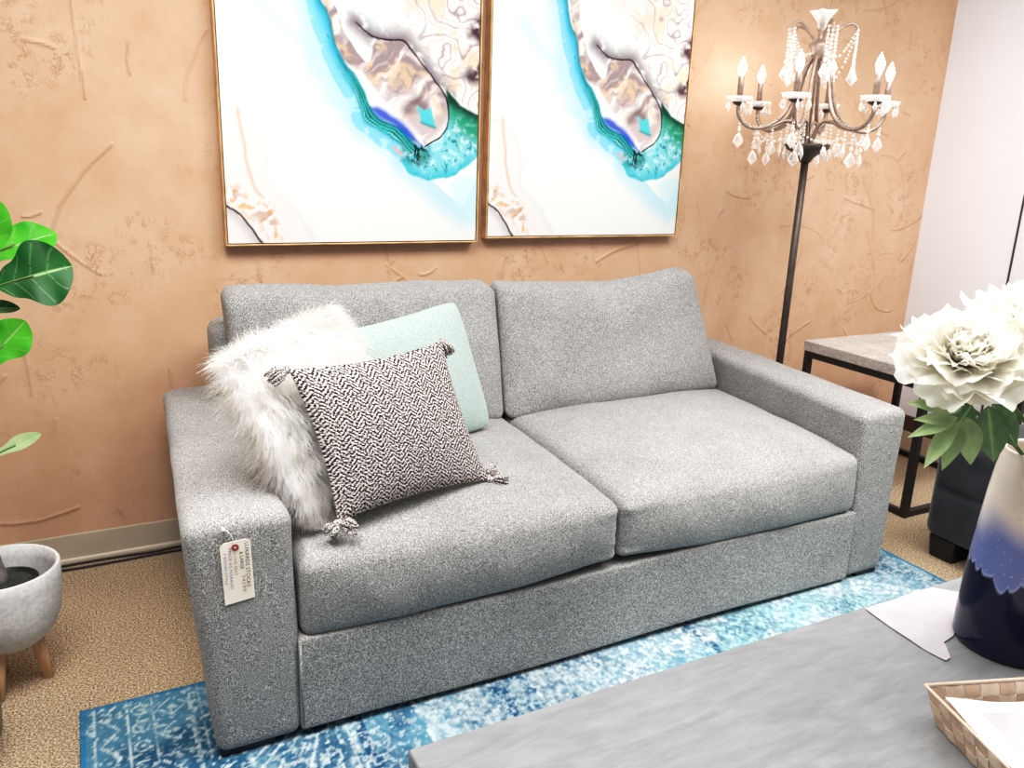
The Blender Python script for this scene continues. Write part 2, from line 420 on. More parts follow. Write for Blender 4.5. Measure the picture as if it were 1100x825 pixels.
# ================================================================== ROOM
WY, WX = 3.045, 4.15
struct('floor', box(-2.6, 4.4, -2.4, 3.3, -.1, 0), M['carpet'])
def back_wall():
    st = .0062; x0, x1, z1 = -2.6, WX, 2.75
    nx, nz = int((x1 - x0) / st), int(z1 / st); C = np.zeros((nz, nx), np.float32); r = random.Random(11)
    for k in range(230):
        # paper creases pressed into the plaster
        L_ = r.choice((.05, .08, .10, .16, .24, .34)); x, z = r.uniform(x0, x1), r.uniform(.1, 2.6); a = r.choice((.5, -.35, 1.1, -1.0, .1, 1.5)) + r.gauss(0, .35)
        bend = r.gauss(0, .6) ; wd_ = r.uniform(.0035, .0065); am = r.uniform(.45, 1.0); pts = []
        for i in range(9):
            t = i / 8; aa = a + bend * (t - .5) + r.gauss(0, .06); pts.append((x, z)); x += math.cos(aa) * L_ / 8; z += math.sin(aa) * L_ / 8
        xs = [p[0] for p in pts]; zs = [p[1] for p in pts]
        i0, i1 = max(0, int((min(xs) - .03 - x0) / st)), min(nx, int((max(xs) + .03 - x0) / st) + 1); j0, j1 = max(0, int((min(zs) - .03) / st)), min(nz, int((max(zs) + .03) / st) + 1)
        if i1 <= i0 or j1 <= j0: continue
        gx, gz = np.meshgrid(x0 + np.arange(i0, i1) * st, np.arange(j0, j1) * st)
        d = dline(gx, gz, pts); C[j0:j1, i0:i1] = np.maximum(C[j0:j1, i0:i1], am * np.exp(-(d / wd_) ** 2))
    gx, gz = np.meshgrid(np.linspace(x0, x1, nx), np.linspace(0, z1, nz))
    vs = np.stack([gx.ravel(), np.full(gx.size, WY), gz.ravel()], 1).tolist(); fs = grid_faces(nx, nz)
    b = box(x0, WX + .2, WY + .004, WY + .12, 0, z1); n = len(vs)
    o = struct('wall_back', (vs + b[0], fs + [tuple(i + n for i in f) for f in b[1]]), M['wall'])
    c = np.concatenate([C.ravel(), np.zeros(8)]); color_attr(o, np.repeat(c[:, None], 3, 1), 'Crease')
back_wall()
struct('wall_right', box(WX, WX + .12, -2.4, WY, 0, 2.75), M['white_wall'])
bb = struct('baseboard_back', box(-2.6, WX, WY - .012, WY, 0, .106, .003), M['base_grey'])
struct('trim_1', join(box(-2.6, WX, WY - .026, WY - .012, 0, .020, .006)), M['base_lip'])
struct('baseboard_right', box(WX - .014, WX, -2.4, WY - .026, 0, .09, .003), M['base_brown'])
struct('trim_2', box(WX - .006, WX, 2.494, 2.503, .09, 1.36, .001), M['seam'])

# cables on the carpet along the baseboard
for k, (dy, lab) in enumerate(((0, 'thin dark cable lying along the foot of the baseboard, nearer the wall'), (-.03, 'thin dark cable lying on the carpet before the baseboard, slightly further from the wall'))):
    r = random.Random(k + 3)
    pts = [(-2.4 + .12 * i, 3.003 + dy + (r.random() - .5) * .012, .005) for i in range(34)]
    c = obj('cable', tube(catmull(pts, 3), .0042, 6), M['cord'], loc=(-1, 3.0, 0)); tag(c, lab, 'cable')

# ================================================================== RUG
RX0, RX1, RY0, RY1 = -.126, 2.69, .10, 2.12
def build_rug():
    st = .0055; nx = int((RX1 - RX0) / st); ny = int((RY1 - RY0) / st)
    gx, gy = np.meshgrid(np.linspace(RX0, RX1, nx), np.linspace(RY0, RY1, ny))
    X = gx - RX0; Y = gy
    deep, mid, pale, aqua, cream = srgb(44, 92, 122), srgb(90, 140, 164), srgb(164, 202, 214), srgb(158, 205, 206), srgb(224, 234, 233)
    f1 = fbm(X * 6, Y * 6, 1, 5); f2 = fbm(X * 40, Y * 40, 9, 3); f3 = fbm(X * 110, Y * 90, 5, 2)
    col = np.zeros(X.shape + (3,)) + np.array(mid)
    col = lay(col, deep, smooth(.62, .40, f1) * .9)
    white = np.zeros(X.shape)
    # overall paling to the right: worn pile plus bright light painted in
    wear_and_light = smooth(.55, 1.7, X) * .75 * smooth(2.75, 2.35, X)
    # patches across the length
    edges = [.00, .34, .62, .80, 1.02, 1.14, 1.34, 1.72, 2.05, 2.42, 2.82]
    wt = [.0, .15, .10, .62, .12, .62, .35, .55, .7, .45]
    for i in range(len(edges) - 1):
        ins = ((X >= edges[i]) & (X < edges[i + 1])).astype(float)
        white = np.maximum(white, ins * wt[i] * smooth(.30, .62, f2 * .6 + f1 * .4 + wear_and_light * .25))
        if i > 1: white = np.maximum(white, .8 * (np.abs(X - edges[i]) < .006) * (f2 > .42))
    for e in (.62, 1.02, 1.72): col = lay(col, srgb(34, 84, 120), ((X > e + .010) & (X < e + .040)).astype(float)); white = np.where((X > e + .010) & (X < e + .040), white * .25, white)
    # left border: rails, scrolls, circles
    def rail(x, w, a=.75): return a * (np.abs(X - x) < w) * (f2 > .36)
    white = np.maximum(white, rail(.032, .0038)); white = np.maximum(white, rail(.108, .003)); white = np.maximum(white, rail(.172, .003, .55)); white = np.maximum(white, rail(.262, .003, .6)); white = np.maximum(white, rail(.285, .003, .5))
    zz = np.abs(((Y * 9) % 1) - .5) * .085
    white = np.maximum(white, .75 * (np.abs(X - .047 - zz) < .0045) * (X < .105) * (f2 > .35))
    cy_ = ((Y / .075) % 1 - .5) * .075
    rr = np.hypot(X - .140, cy_); white = np.maximum(white, .6 * (np.abs(rr - .019) < .0036) * (f3 > .35)); white = np.maximum(white, .6 * (rr < .006))
    dd = np.abs(X - .217) + np.abs(((Y / .105) % 1 - .5) * .105); white = np.maximum(white, .6 * (np.abs(dd - .036) < .004) * (f3 > .35)); white = np.maximum(white, .5 * (dd < .010))
    # radiating lattice in the second patch
    q = (X > .30) & (X < .62)
    fan = np.abs(((np.arctan2(Y - 1.98, X - .62) * 9) % 1) - .5) < .12
    white = np.maximum(white, .72 * q * fan * (f2 > .40))
    white = np.maximum(white, .6 * q * (np.abs(Y - 1.62) < .006)); white = np.maximum(white, .7 * q * (np.abs(np.abs(X - .46) + np.abs(Y - 1.42) - .12) < .010) * (f3 > .3))
    # triangles patch
    q = (X > .84) & (X < 1.02)
    tri = (((X * 11) % 1) + ((Y * 11) % 1) < .62) & (((X * 11) % 1) > .12) & (((Y * 11) % 1) > .12)
    white = np.maximum(white, .55 * q * tri * (f2 > .42))
    # stepped medallions
    for mx, my, R in ((1.45, 1.52, .17), (1.95, 1.40, .22), (2.50, 1.62, .16), (.46, 1.05, .2), (1.2, .8, .25), (2.2, .8, .25)):
        s = .022; d = np.round(np.abs(X - mx) / s) * s + np.round(np.abs(Y - my) / s) * s
        for k in (1.0, .78, .5): white = np.maximum(white, .85 * (np.abs(d - R * k) < .013) * (f2 > .38))
        white = np.maximum(white, .55 * ((d < R * .95) & (f3 > .52)))
        th = np.arctan2(Y - my, X - mx); ro = np.hypot(X - mx, Y - my)
        white = np.maximum(white, .7 * (np.abs(ro - R * (.33 + .08 * np.cos(6 * th))) < .008))
    # horizontal bands of line work to the right
    q = X > 1.5
    white = np.maximum(white, .6 * q * (np.abs(((Y + .012 * np.sin(X * 60)) * 14) % 1 - .5) < .10) * (f2 > .45))
    white = np.maximum(white, wear_and_light * smooth(.40, .60, f2 * .55 + f3 * .45))
    # thin woven line work and flecks all over
    l1 = np.abs(((X * 1.0 + .010 * np.sin(Y * 55)) * 24) % 1 - .5) < .085; l2 = np.abs(((Y * 1.0 + .010 * np.sin(X * 50)) * 21) % 1 - .5) < .085
    white = np.maximum(white, .50 * (l1 | l2) * (fbm(X * 22, Y * 22, 63, 3) > .54) * (X > .27))
    white = np.maximum(white, .55 * (fbm(X * 75, Y * 75, 71, 2) > .66)); white = np.where(fbm(X * 95, Y * 85, 83, 2) > .62, white * .45, white)
    # worn pile lets blue through, and blue border along the long edge
    white = np.where((Y > 1.98) & (X > .30), white * .5, white)
    white *= .65 + .5 * smooth(.35, .6, f3)
    tint = lay(np.zeros(X.shape + (3,)) + np.array(cream), aqua, smooth(.45, .62, fbm(X * 5, Y * 5, 31, 3)) * smooth(1.2, 1.9, X) * .7)
    white = np.clip(white, 0, 1)
    col = col * (1 - white[..., None]) + tint * white[..., None]
    col = lay(col, pale, .22 * smooth(.5, .75, f3))
    edge = np.minimum(np.minimum(X, RX1 - gx), np.minimum(gy - RY0, RY1 - gy))
    col = lay(col, srgb(52, 128, 170), (edge < .016).astype(float) * .8)
    z = .009 + .001 * f3
    n = nx * ny
    vs = [tuple(v) for v in np.stack([gx.ravel(), gy.ravel(), z.ravel()], 1)]
    fs = grid_faces(nx, ny)
    # edge skirt down to the carpet
    ring = [i for i in range(nx)] + [j * nx + nx - 1 for j in range(1, ny)] + [(ny - 1) * nx + i for i in range(nx - 2, -1, -1)] + [j * nx for j in range(ny - 2, 0, -1)]
    cols = col.reshape(-1, 3).tolist()
    for i in ring: vs.append((vs[i][0], vs[i][1], 0.0005)); cols.append(cols[i])
    m = len(ring)
    for k in range(m): fs.append((ring[k], n + k, n + (k + 1) % m, ring[(k + 1) % m]))
    o = obj('area_rug', (vs, fs), M['rug'], loc=((RX0 + RX1) / 2, 1.1, 0)); color_attr(o, cols)
    tag(o, 'blue distressed patchwork rug lying under the grey sofa and the coffee table', 'rug')
build_rug()
FZ = .0105   # top of the rug

# ================================================================== SOFA
SY = 1.775; SB = 2.95
sofa = thing('sofa', 'grey heather fabric two-seat sofa with wide track arms standing on the blue rug', 'sofa', (1.33, 2.35, 0))
def hexa(vf, size, C8):
    """map a rounded box (centred, given size) on to 8 corners c[x][y][z]"""
    out = []
    for x, y, z in vf[0]:
        u, v, w = x / size[0] + .5, y / size[1] + .5, z / size[2] + .5
        p = V((0, 0, 0))
        for i in (0, 1):
            for j in (0, 1):
                for k in (0, 1): p += V(C8[i][j][k]) * ((u if i else 1 - u) * (v if j else 1 - v) * (w if k else 1 - w))
        out.append((p, u, v, w))
    return out, vf[1]
def wob3(p, s, a, seed=0):
    x, y, z = p
    return a * (math.sin(x * s + seed) * math.sin(y * s * 1.3 + 1.7 * seed) + .6 * math.sin(z * s * 1.7 + x * s * .8 + seed * 2.1) + .4 * math.sin((x + y - z) * s * 2.3 + seed))

def arm(xo_t, xi_t, xo_b, xi_b, xo_back, xi_back, zt, seed):
    size = (.22, SB - SY, zt - .03)
    vf = rbox(*size, .030, (8, 40, 20), 5)
    z0 = .022
    C8 = [[[(xo_b, SY, z0), (xo_t, SY, zt)], [(xo_back + (xo_b - xo_t) * .5, SB, z0), (xo_back, SB, zt)]],
          [[(xi_b, SY, z0), (xi_t, SY, zt)], [(xi_back, SB, z0), (xi_back, SB, zt)]]]
    if xo_t > xi_t: C8 = [C8[1], C8[0]]
    pts, fs = hexa(vf, size, C8)
    out = []
    for p, u, v, w in pts:
        p = p.copy(); p.z += .010 * math.sin(PI * u) * smoothf(.8, 1, w) + wob3(p, 7, .0022, seed) * w
        p.x += wob3((p.y, p.z, 0), 9, .002, seed); p.y += -.006 * math.sin(PI * u) * math.sin(PI * w) * (v < .1)
        out.append(tuple(p))
    return out, fs
def smoothf(a, b, x):
    t = max(0, min(1, (x - a) / (b - a))); return t * t * (3 - 2 * t)
obj('arm', arm(.126, .374, .172, .378, .190, .400, .632, 1), M['sofa'], sofa)
obj('arm', arm(2.525, 2.298, 2.515, 2.330, 2.655, 2.470, .645, 4), M['sofa'], sofa)
# arm front panel welting: thin seam strips
obj('seam', tube([(.3795, SY - .001, .05), (.378, SY - .001, .29)], .003, 6), M['sofa'], sofa)
# front rail
vf = rbox(1.962, .10, .262, .009, (40, 4, 10), 3)
obj('front_rail', ([(x + 1.356, y + SY + .0485, z + .158 + .004 * math.sin((x) * 5)) for x, y, z in vf[0]], vf[1]), M['sofa'], sofa)
obj('deck', box(.395, 2.32, SY + .09, SB - .05, .05, .288, .01), M['sofa'], sofa)
# back frame
vf = rbox(1, 1, 1, .04, (30, 4, 12), 4)
p8 = [[[(.352, 2.74, .05), (.345, 2.765, .885)], [(.352, SB, .05), (.345, SB, .885)]], [[(2.44, 2.74, .05), (2.335, 2.775, .870)], [(2.44, SB, .05), (2.335, SB, .870)]]]
vfb = rbox(2.1, .2, .85, .05, (40, 4, 18), 5)
pts, fs = hexa(vfb, (2.1, .2, .85), p8)
obj('back_frame', ([tuple(p) for p, *_ in pts], fs), M['sofa'], sofa)
for fx in (.18, 2.40):
    for fy in (SY + .012, SB - .16):
        if fy > 2: fx = min(fx + .12, 2.42)
        obj('foot', box(fx, fx + .13 if fx < 1 else fx + .105, fy, fy + .08, FZ if fy < 2 else .0005, .045, .003), M['black'], sofa, smooth=False)

def seat(x0f, x1f, x0b, x1b, seed):
    size = (x1f - x0f, .98, .21)
    vf = rbox(*size, .034, (34, 34, 6), 5)
    z0, z1 = .284, .497
    yf, yb = SY - .004, 2.76
    C8 = [[[(x0f, yf, z0), (x0f, yf, z1)], [(x0b, yb, z0), (x0b, yb, z1)]], [[(x1f, yf, z0), (x1f, yf, z1)], [(x1b, yb, z0), (x1b, yb, z1)]]]
    pts, fs = hexa(vf, size, C8); out = []
    for p, u, v, w in pts:
        p = p.copy(); bu = (1 - (2 * u - 1) ** 4); bv = min(1, v / .24) if v < .24 else 1
        bv = math.sin(bv * PI / 2) * (1 - .75 * smoothf(.55, 1, v))
        p.z += .056 * bu * bv * smoothf(.35, 1, w)
        p.y -= .020 * bu * math.sin(PI * w) * smoothf(.12, 0, v)
        # lower edge lifts where the two cushions meet
        lift = smoothf(.55, 1, u) if seed == 1 else smoothf(.45, 0, u)
        p.z += .024 * lift * smoothf(.5, 0, w) * smoothf(.2, 0, v)
        p.z += wob3(p, 11, .0022, seed) * smoothf(.3, 1, w); p.y += wob3((p.x, p.z, 0), 16, .0022, seed) * smoothf(.1, 0, v)
        # pulled corner creases at the front joint
        cu = (1 - u) if seed == 1 else u
        if cu < .12 and v < .12: p.y += .004 * math.sin(p.z * 130) * smoothf(.12, 0, cu)
        out.append(tuple(p))
    return out, fs
obj('seat_cushion', seat(.384, 1.312, .405, 1.372, 1), M['sofa'], sofa)
obj('seat_cushion', seat(1.318, 2.318, 1.378, 2.455, 2), M['sofa'], sofa)

def backcush(bl, br, tl, tr, thick, seed, horn):
    """front corners; thickness straight back along +y (and a little up)"""
    size = (1.0, .2, .55); vf = rbox(*size, .042, (34, 5, 24), 5)
    d = V((0, thick, .02)); C8 = [[[bl, tl], [V(bl) + d, V(tl) + d]], [[br, tr], [V(br) + d, V(tr) + d]]]
    pts, fs = hexa(vf, size, C8); out = []
    for p, u, v, w in pts:
        p = p.copy(); bu = 1 - (2 * u - 1) ** 4; bw = 1 - (2 * w - 1) ** 4
        p.y -= .050 * bu * bw * smoothf(.6, 0, v) * (1.15 - .5 * w)
        p.z += (-horn * (1 - (2 * u - 1) ** 2) + .006) * smoothf(.75, 1, w)
        p.x += .010 * (1 if u > .5 else -1) * math.sin(PI * w) * abs(2 * u - 1) ** 3 * 0
        p.y += wob3((p.x, p.z, 0), 10, .003, seed) * smoothf(.6, 0, v)
        p.z += wob3((p.x, 0, 0), 13, .003, seed) * smoothf(.75, 1, w)
        out.append(tuple(p))
    return out, fs
obj('back_cushion', backcush((.405, 2.575, .505), (1.345, 2.575, .492), (.372, 2.665, .994), (1.340, 2.68, .980), .115, 1, .004), M['sofa'], sofa)
obj('back_cushion', backcush((1.352, 2.575, .488), (2.405, 2.60, .505), (1.348, 2.68, .982), (2.268, 2.68, 1.004), .10, 5, .036), M['sofa'], sofa)

# price tag pinned to the left arm's front
tg = thing('price_tag', 'cream paper price tag with handwritten lines pinned to the front of the sofa arm', 'price tag', (.24, SY - .008, .515))
def tagpt(x, z): return (x, SY - .010 + .002 * math.sin(z * 60), z)
out = [(.206, .580), (.214, .590), (.264, .593), (.273, .585), (.277, .440), (.210, .433)]
n = len(out); vs = [tagpt(*p) for p in out] + [(tagpt(*p)[0], tagpt(*p)[1] + .0016, p[1]) for p in out]
obj('card', (vs, [tuple(range(n)), tuple(reversed(range(n, 2 * n)))] + [(i, n + i, n + (i + 1) % n, (i + 1) % n) for i in range(n)]), M['tag'], tg, smooth=False)
def ring_xz(cx, cz, r0, r1, y, seg=20):
    vs = []; fs = []
    for s in range(seg):
        a = 2 * PI * s / seg; vs += [(cx + r0 * math.cos(a), y, cz + r0 * math.sin(a)), (cx + r1 * math.cos(a), y, cz + r1 * math.sin(a))]
    for s in range(seg):
        t = (s + 1) % seg; fs.append((2 * s, 2 * s + 1, 2 * t + 1, 2 * t))
    return vs, fs
obj('eyelet', ring_xz(.2385, .5765, .0035, .0085, SY - .0135), M['red'], tg, smooth=False, label='red ring round the hole of the tag')
obj('string', tube(catmull([(.2385, SY - .013, .577), (.234, SY - .012, .600), (.226, SY - .010, .617), (.2175, SY - .006, .621)], 5), .0008, 5), M['white'], tg)
obj('pin', tube([(.2170, SY - .010, .621), (.2170, SY + .004, .621)], .0035, 8), M['white'], tg)
def text(body, size, mat, pos, parent, length):
    cu = bpy.data.curves.new('writing', 'FONT'); cu.body = body; cu.size = size; cu.extrude = .0001; cu.resolution_u = 2
    o = bpy.data.objects.new('writing', cu); COL.objects.link(o)
    bpy.context.view_layer.update(); w = max(o.dimensions.x, 1e-4)
    o.scale = (length / w, 1, 1)
    me = bpy.data.meshes.new_from_object(o.evaluated_get(bpy.context.evaluated_depsgraph_get()))
    bpy.data.objects.remove(o)
    # text x -> world -z, text y -> world +x, facing -y
    mt = Matrix(((0, 1, 0, pos[0]), (0, 0, -1, pos[1]), (-1, 0, 0, pos[2]), (0, 0, 0, 1))) @ Matrix.Diagonal((length / w, 1, 1, 1))
    me.transform(Matrix.Translation(-WLOC[parent]) @ mt); me.materials.append(mat)
    q = bpy.data.objects.new('writing', me); COL.objects.link(q); q.parent = parent; WLOC[q] = WLOC[parent]
TY = SY - .0142
text('LUXARDS STOCKS', .0125, M['ink'], (.2595, TY, .586), tg, .112)
text('& LARGE', .0110, M['ink'], (.2475, TY, .565), tg, .044)
text('34199', .0115, M['ink_brown'], (.2495, TY, .506), tg, .042)
text('LOVE SEAT', .0090, M['ink_brown'], (.2340, TY, .562), tg, .054)
text('PRICE AS MARKED', .0080, M['ink_blue'], (.2235, TY, .578), tg, .102)
text('1 ROOM STYLE', .0075, M['ink_blue'], (.2125, TY, .568), tg, .078)

# ================================================================== PILLOWS
def pillow(BL, BR, TL, TR, t, n=34, pinch=.05, power=.5, back=True, wr=0.0, seed=0, rnd_c=0.0):
    BL, BR, TL, TR = map(V, (BL, BR, TL, TR))
    N = (BR - BL).cross(TL - BL).normalized()     # towards the viewer
    vs, fs, uv = [], [], []
    def P(u, v, side):
        a = 1 - 4 * pinch * (0.5 - abs(u - .5)) * 0
        # edges bow inwards between pointed corners
        uu = u + pinch * (1 - 2 * u) * (4 * v * (1 - v)) ; vv = v + pinch * (1 - 2 * v) * (4 * u * (1 - u))
        if rnd_c: uu = .5 + (uu - .5) * (1 - rnd_c * abs(2 * v - 1) ** 8); vv = .5 + (vv - .5) * (1 - rnd_c * abs(2 * u - 1) ** 8)
        p = BL * ((1 - uu) * (1 - vv)) + BR * (uu * (1 - vv)) + TL * ((1 - uu) * vv) + TR * (uu * vv)
        h = max(0, (1 - (2 * u - 1) ** 2) * (1 - (2 * v - 1) ** 2)) ** power * t
        h += wr * math.sin(u * 17 + seed) * math.sin(v * 13 + seed * 2) * h / t
        return p + N * (h * side)
    for side in (1, -1):
        off = len(vs)
        for j in range(n + 1):
            for i in range(n + 1):
                u, v = .5 - .5 * math.cos(PI * i / n), .5 - .5 * math.cos(PI * j / n)
                vs.append(tuple(P(u, v, side))); uv.append((u, v))
        for j in range(n):
            for i in range(n):
                q = (off + j * (n + 1) + i, off + j * (n + 1) + i + 1, off + (j + 1) * (n + 1) + i + 1, off + (j + 1) * (n + 1) + i)
                fs.append(q if side > 0 else tuple(reversed(q)))
    return (vs, fs), uv, N
def add_uv(o, uv):
    l = o.data.uv_layers.new(name='UVMap')
    idx = np.empty(len(o.data.loops), np.int32); o.data.loops.foreach_get('vertex_index', idx)
    l.data.foreach_set('uv', np.array(uv, np.float32)[idx].ravel())
def weld(o):
    bm = bmesh.new(); bm.from_mesh(o.data); bmesh.ops.remove_doubles(bm, verts=bm.verts, dist=1e-5); bm.to_mesh(o.data); bm.free()
    o.data.polygons.foreach_set('use_smooth', [True] * len(o.data.polygons))

# teal pillow
(vf, uv, N) = pillow((.690, 2.200, .552), (1.195, 2.395, .548), (.625, 2.285, .940), (1.105, 2.520, .978), .066, 40, .018, .42, rnd_c=.055)
o = obj('throw_pillow', vf, M['teal'], loc=(.9, 2.3, .54)); weld(o); tag(o, 'plain sage teal throw pillow leaning behind the black and white knit pillow', 'pillow')
# patterned pillow with tassels
pp = thing('throw_pillow', 'black and white herringbone knit throw pillow with tassels on the grey seat', 'pillow', (.73, 1.9, .55))
pBL, pBR, pTL, pTR = (.494, 1.832, .560), (.968, 1.948, .556), (.408, 1.930, .938), (.876, 2.095, .940)
(vf, uv, N) = pillow(pBL, pBR, pTL, pTR, .068, 40, .042, .52)
o = obj('cover', vf, M['weave'], pp); add_uv(o, uv); weld(o)
def mat_tassel():
    m = NT('black_and_white_yarn').set(rough=1, spec=.05)
    f = m.noise(m.coord(scale=(1, 1, 1)), 330, 2); m.base(m.ramp(f, [(.42, srgb(40, 36, 38)), (.56, srgb(225, 218, 214))], 'LINEAR')); return m.m
MT = mat_tassel()
def tassel(p, d, L=.045, spread=.020, seed=0, nst=34):
    r = random.Random(seed); p = V(p); d = V(d).normalized(); parts = []
    a = d.orthogonal().normalized(); b = d.cross(a)
    parts.append(ball(tuple(p + d * .004), .011, 10, 7))
    for k in range(nst):
        th = r.random() * 2 * PI; q = math.sqrt(r.random()); rad = spread * q
        s = p + d * .008 + (a * math.cos(th) + b * math.sin(th)) * .006 * q
        e = p + d * (L * (.8 + .35 * r.random())) + (a * math.cos(th) + b * math.sin(th)) * rad
        m_ = (s + e) / 2 + (a * math.cos(th) + b * math.sin(th)) * .006 * q + V((0, 0, .004))
        e.z = max(e.z, .512)
        parts.append(tube([s, m_, e], [.0026, .0030, .0022], 5))
    return join(*parts)
for k, (p, d, L) in enumerate(((pBL, (-.35, -.25, -.25), .040), (pBL, (.65, -.72, -.12), .050), (pBR, (.75, -.30, -.10), .050), (pBR, (.50, .55, .42), .046),
                               (pTL, (-.95, -.25, -.45), .050), (pTR, (.45, -.30, -.75), .045))):
    obj('tassel', tassel(p, d, L, .020, 20 + k), MT, pp)
# white fur pillow
fp = thing('throw_pillow', 'white long-haired fur throw pillow leaning against the sofa arm and back', 'pillow', (.55, 2.1, .55))
fBL, fTL = V((.4498, 1.912, .556)), V((.2384, 1.935, .979)); fBR, fTR = V((.838, 2.264, .545)), V((.600, 2.268, 1.000))
fTL = V((.262, 1.950, .962)); 
(vf, uv, FN) = pillow(fBL, fBR, fTL, fTR, .055, 22, .0, .5)
o = obj('cover', vf, M['fur_skin'], fp); weld(o)
def fur(nclump=3400, per=15):
    r = random.Random(5); vs, fs = [], []
    ex = (fBR - fBL).normalized(); ez = (fTL - fBL).normalized()
    for c in range(nclump):
        u, v = r.random(), r.random()
        k = r.random()
        if k < .36:
            e = r.choice('lrtbtl');
            if e == 'l': u = .01 * r.random()
            if e == 'r': u = 1 - .01 * r.random()
            if e == 't': v = 1 - .01 * r.random()
            if e == 'b': v = .01 * r.random()
        side = 1 if r.random() < .86 else -1
        h = max(0, (1 - (2 * u - 1) ** 2) * (1 - (2 * v - 1) ** 2)) ** .5 * .055
        p = fBL * ((1 - u) * (1 - v)) + fBR * (u * (1 - v)) + fTL * ((1 - u) * v) + fTR * (u * v) + FN * h * side
        out = ex * (2 * u - 1) ** 3 + ez * (2 * v - 1) ** 3
        edge = max(abs(2 * u - 1), abs(2 * v - 1)) ** 5
        d = (FN * side * .55 + out * 1.0 + ez * (-.45) + V((r.uniform(-.35, .35), r.uniform(-.35, .35), r.uniform(-.35, .25)))).normalized()
        L = r.uniform(.030, .050) * (1 - edge) + r.uniform(.036, .072) * edge
        if v < .12: L *= .7
        curl = V((r.uniform(-1, 1), r.uniform(-1, 1), r.uniform(-1, .3))) * .016
        for s in range(per):
            q = p + V((r.gauss(0, .007), r.gauss(0, .007), r.gauss(0, .007)))
            dd = (d + V((r.gauss(0, .16), r.gauss(0, .16), r.gauss(0, .16)))).normalized(); w = .0009
            side_v = dd.cross(V((r.random() - .5, r.random() - .5, r.random() - .5))).normalized()
            b = len(vs); nseg = 4; ph = r.random() * 6
            for i in range(nseg + 1):
                t = i / nseg; x = q + dd * (L * t) + curl * (t * t) + V((math.sin(t * 5 + ph), math.cos(t * 5 + ph), 0)) * .004 * t + V((0, 0, -.014)) * t * t
                if x.z < .530: x.z = .530
                ww = w * (1 - .75 * t); vs.append(tuple(x - side_v * ww)); vs.append(tuple(x + side_v * ww))
            for i in range(nseg): fs.append((b + 2 * i, b + 2 * i + 1, b + 2 * i + 3, b + 2 * i + 2))
    return vs, fs
obj('fur', fur(), M['fur'], fp, kind='stuff')

# ================================================================== PAINTINGS
PW, PH = .948, 1.22
P_wash=[(0.139,0.805),(0.213,0.725),(0.286,0.672),(0.305,0.592),(0.358,0.512),(0.425,0.452),(0.471,0.389),(0.53,0.358),(0.59,0.327),(0.627,0.294)]
P_bandL=[(.26,1.25),(.255,1.0),(0.28,0.86),(0.305,0.764),(0.32,0.715),(0.334,0.656),(0.36,0.596),(0.404,0.536),(0.437,0.485),(0.448,0.432),(0.494,0.39),(0.566,0.348),(0.627,0.299)]
P_bandR=[(.30,1.25),(.31,1.0),(0.335,0.85),(0.371,0.781),(0.392,0.722),(0.396,0.681),(0.429,0.632),(0.462,0.593),(0.496,0.542),(0.513,0.5),(0.543,0.458),(0.603,0.428),(0.652,0.397),(0.683,0.353),(0.721,0.343)]
P_strand=[(0.363,0.709),(0.401,0.646),(0.451,0.582),(0.496,0.499),(0.53,0.43),(0.603,0.395),(0.652,0.334),(0.703,0.296)]
P_cobalt=[(0.519,0.484),(0.567,0.481),(0.615,0.451),(0.664,0.409),(0.696,0.365),(0.721,0.348),(0.683,0.353),(0.603,0.423),(0.543,0.453)]
P_hole=[(.37,1.0),(0.4,0.829),(0.432,0.807),(0.465,0.765),(0.499,0.711),(0.515,0.66),(0.498,0.643),(0.469,0.672),(0.437,0.736),(0.415,0.785),(.385,.85)]
P_strip=[(.31,1.0),(.35,1.0),(0.405,0.824),(0.431,0.736),(0.464,0.672),(0.498,0.638),(0.474,0.61),(0.429,0.638),(0.396,0.681),(0.381,0.751),(.35,.83)]
P_body=[(0.515,0.645),(0.533,0.704),(0.592,0.72),(0.664,0.705),(0.726,0.645),(0.777,0.583),(0.816,0.529),(0.823,0.456),(0.792,0.391),(0.728,0.35),(0.677,0.387),(0.603,0.467),(0.532,0.534),(0.474,0.61),(0.492,0.637)]
P_outline=[(0.477,0.766),(0.522,0.726),(0.592,0.72),(0.652,0.709),(0.713,0.65),(0.777,0.583),(0.816,0.529),(0.823,0.456),(0.792,0.391),(0.725,0.347)]
P_tri=[(0.695,0.5),(0.721,0.481),(0.746,0.491),(0.763,0.419),(0.708,0.433)]
P_triL=[(0.658,0.475),(0.695,0.516),(0.721,0.49)]
P_marble=[(.36,1.25),(.96,1.25),(0.96,0.47),(0.868,0.521),(0.822,0.563),(0.751,0.658),(0.664,0.715),(0.592,0.741),(0.522,0.744),(0.466,0.78),(.41,.84),(.37,1.0)]
P_green=[(0.815,0.563),(0.868,0.51),(0.96,0.475),(0.96,0.34),(0.859,0.253),(0.741,0.227),(0.665,0.249),(0.627,0.294),(0.728,0.345),(0.792,0.385),(0.826,0.456)]
P_greenTop=[(0.809,0.563),(0.835,0.525),(0.881,0.505),(0.96,0.475)]
P_feather=[(0.955,0.66),(0.905,0.63)]
P_feather2=[(0.95,0.826),(0.905,0.791),(0.95,0.748)]
P_tail=[(0.834,0.193),(0.875,0.12),(0.903,0.077),(0.96,0.077),(0.96,0.254),(0.833,0.228)]
P_veinL=[(0.05,.45),(0.066,0.351),(0.077,0.279),(0.1,0.205),(0.13,0.157)]
P_dark=[(-.01,0.137),(0.047,0.097),(0.082,0.047),(0.118,-.005)]
P_haze=[(-.02,0.431),(0.105,0.405),(0.153,0.302),(0.159,0.195),(0.255,0.096),(0.292,-0.01),(-0.02,-.01)]
P_peach=[(0.03,0.172),(0.049,0.14),(0.122,0.097),(0.169,0.041)]
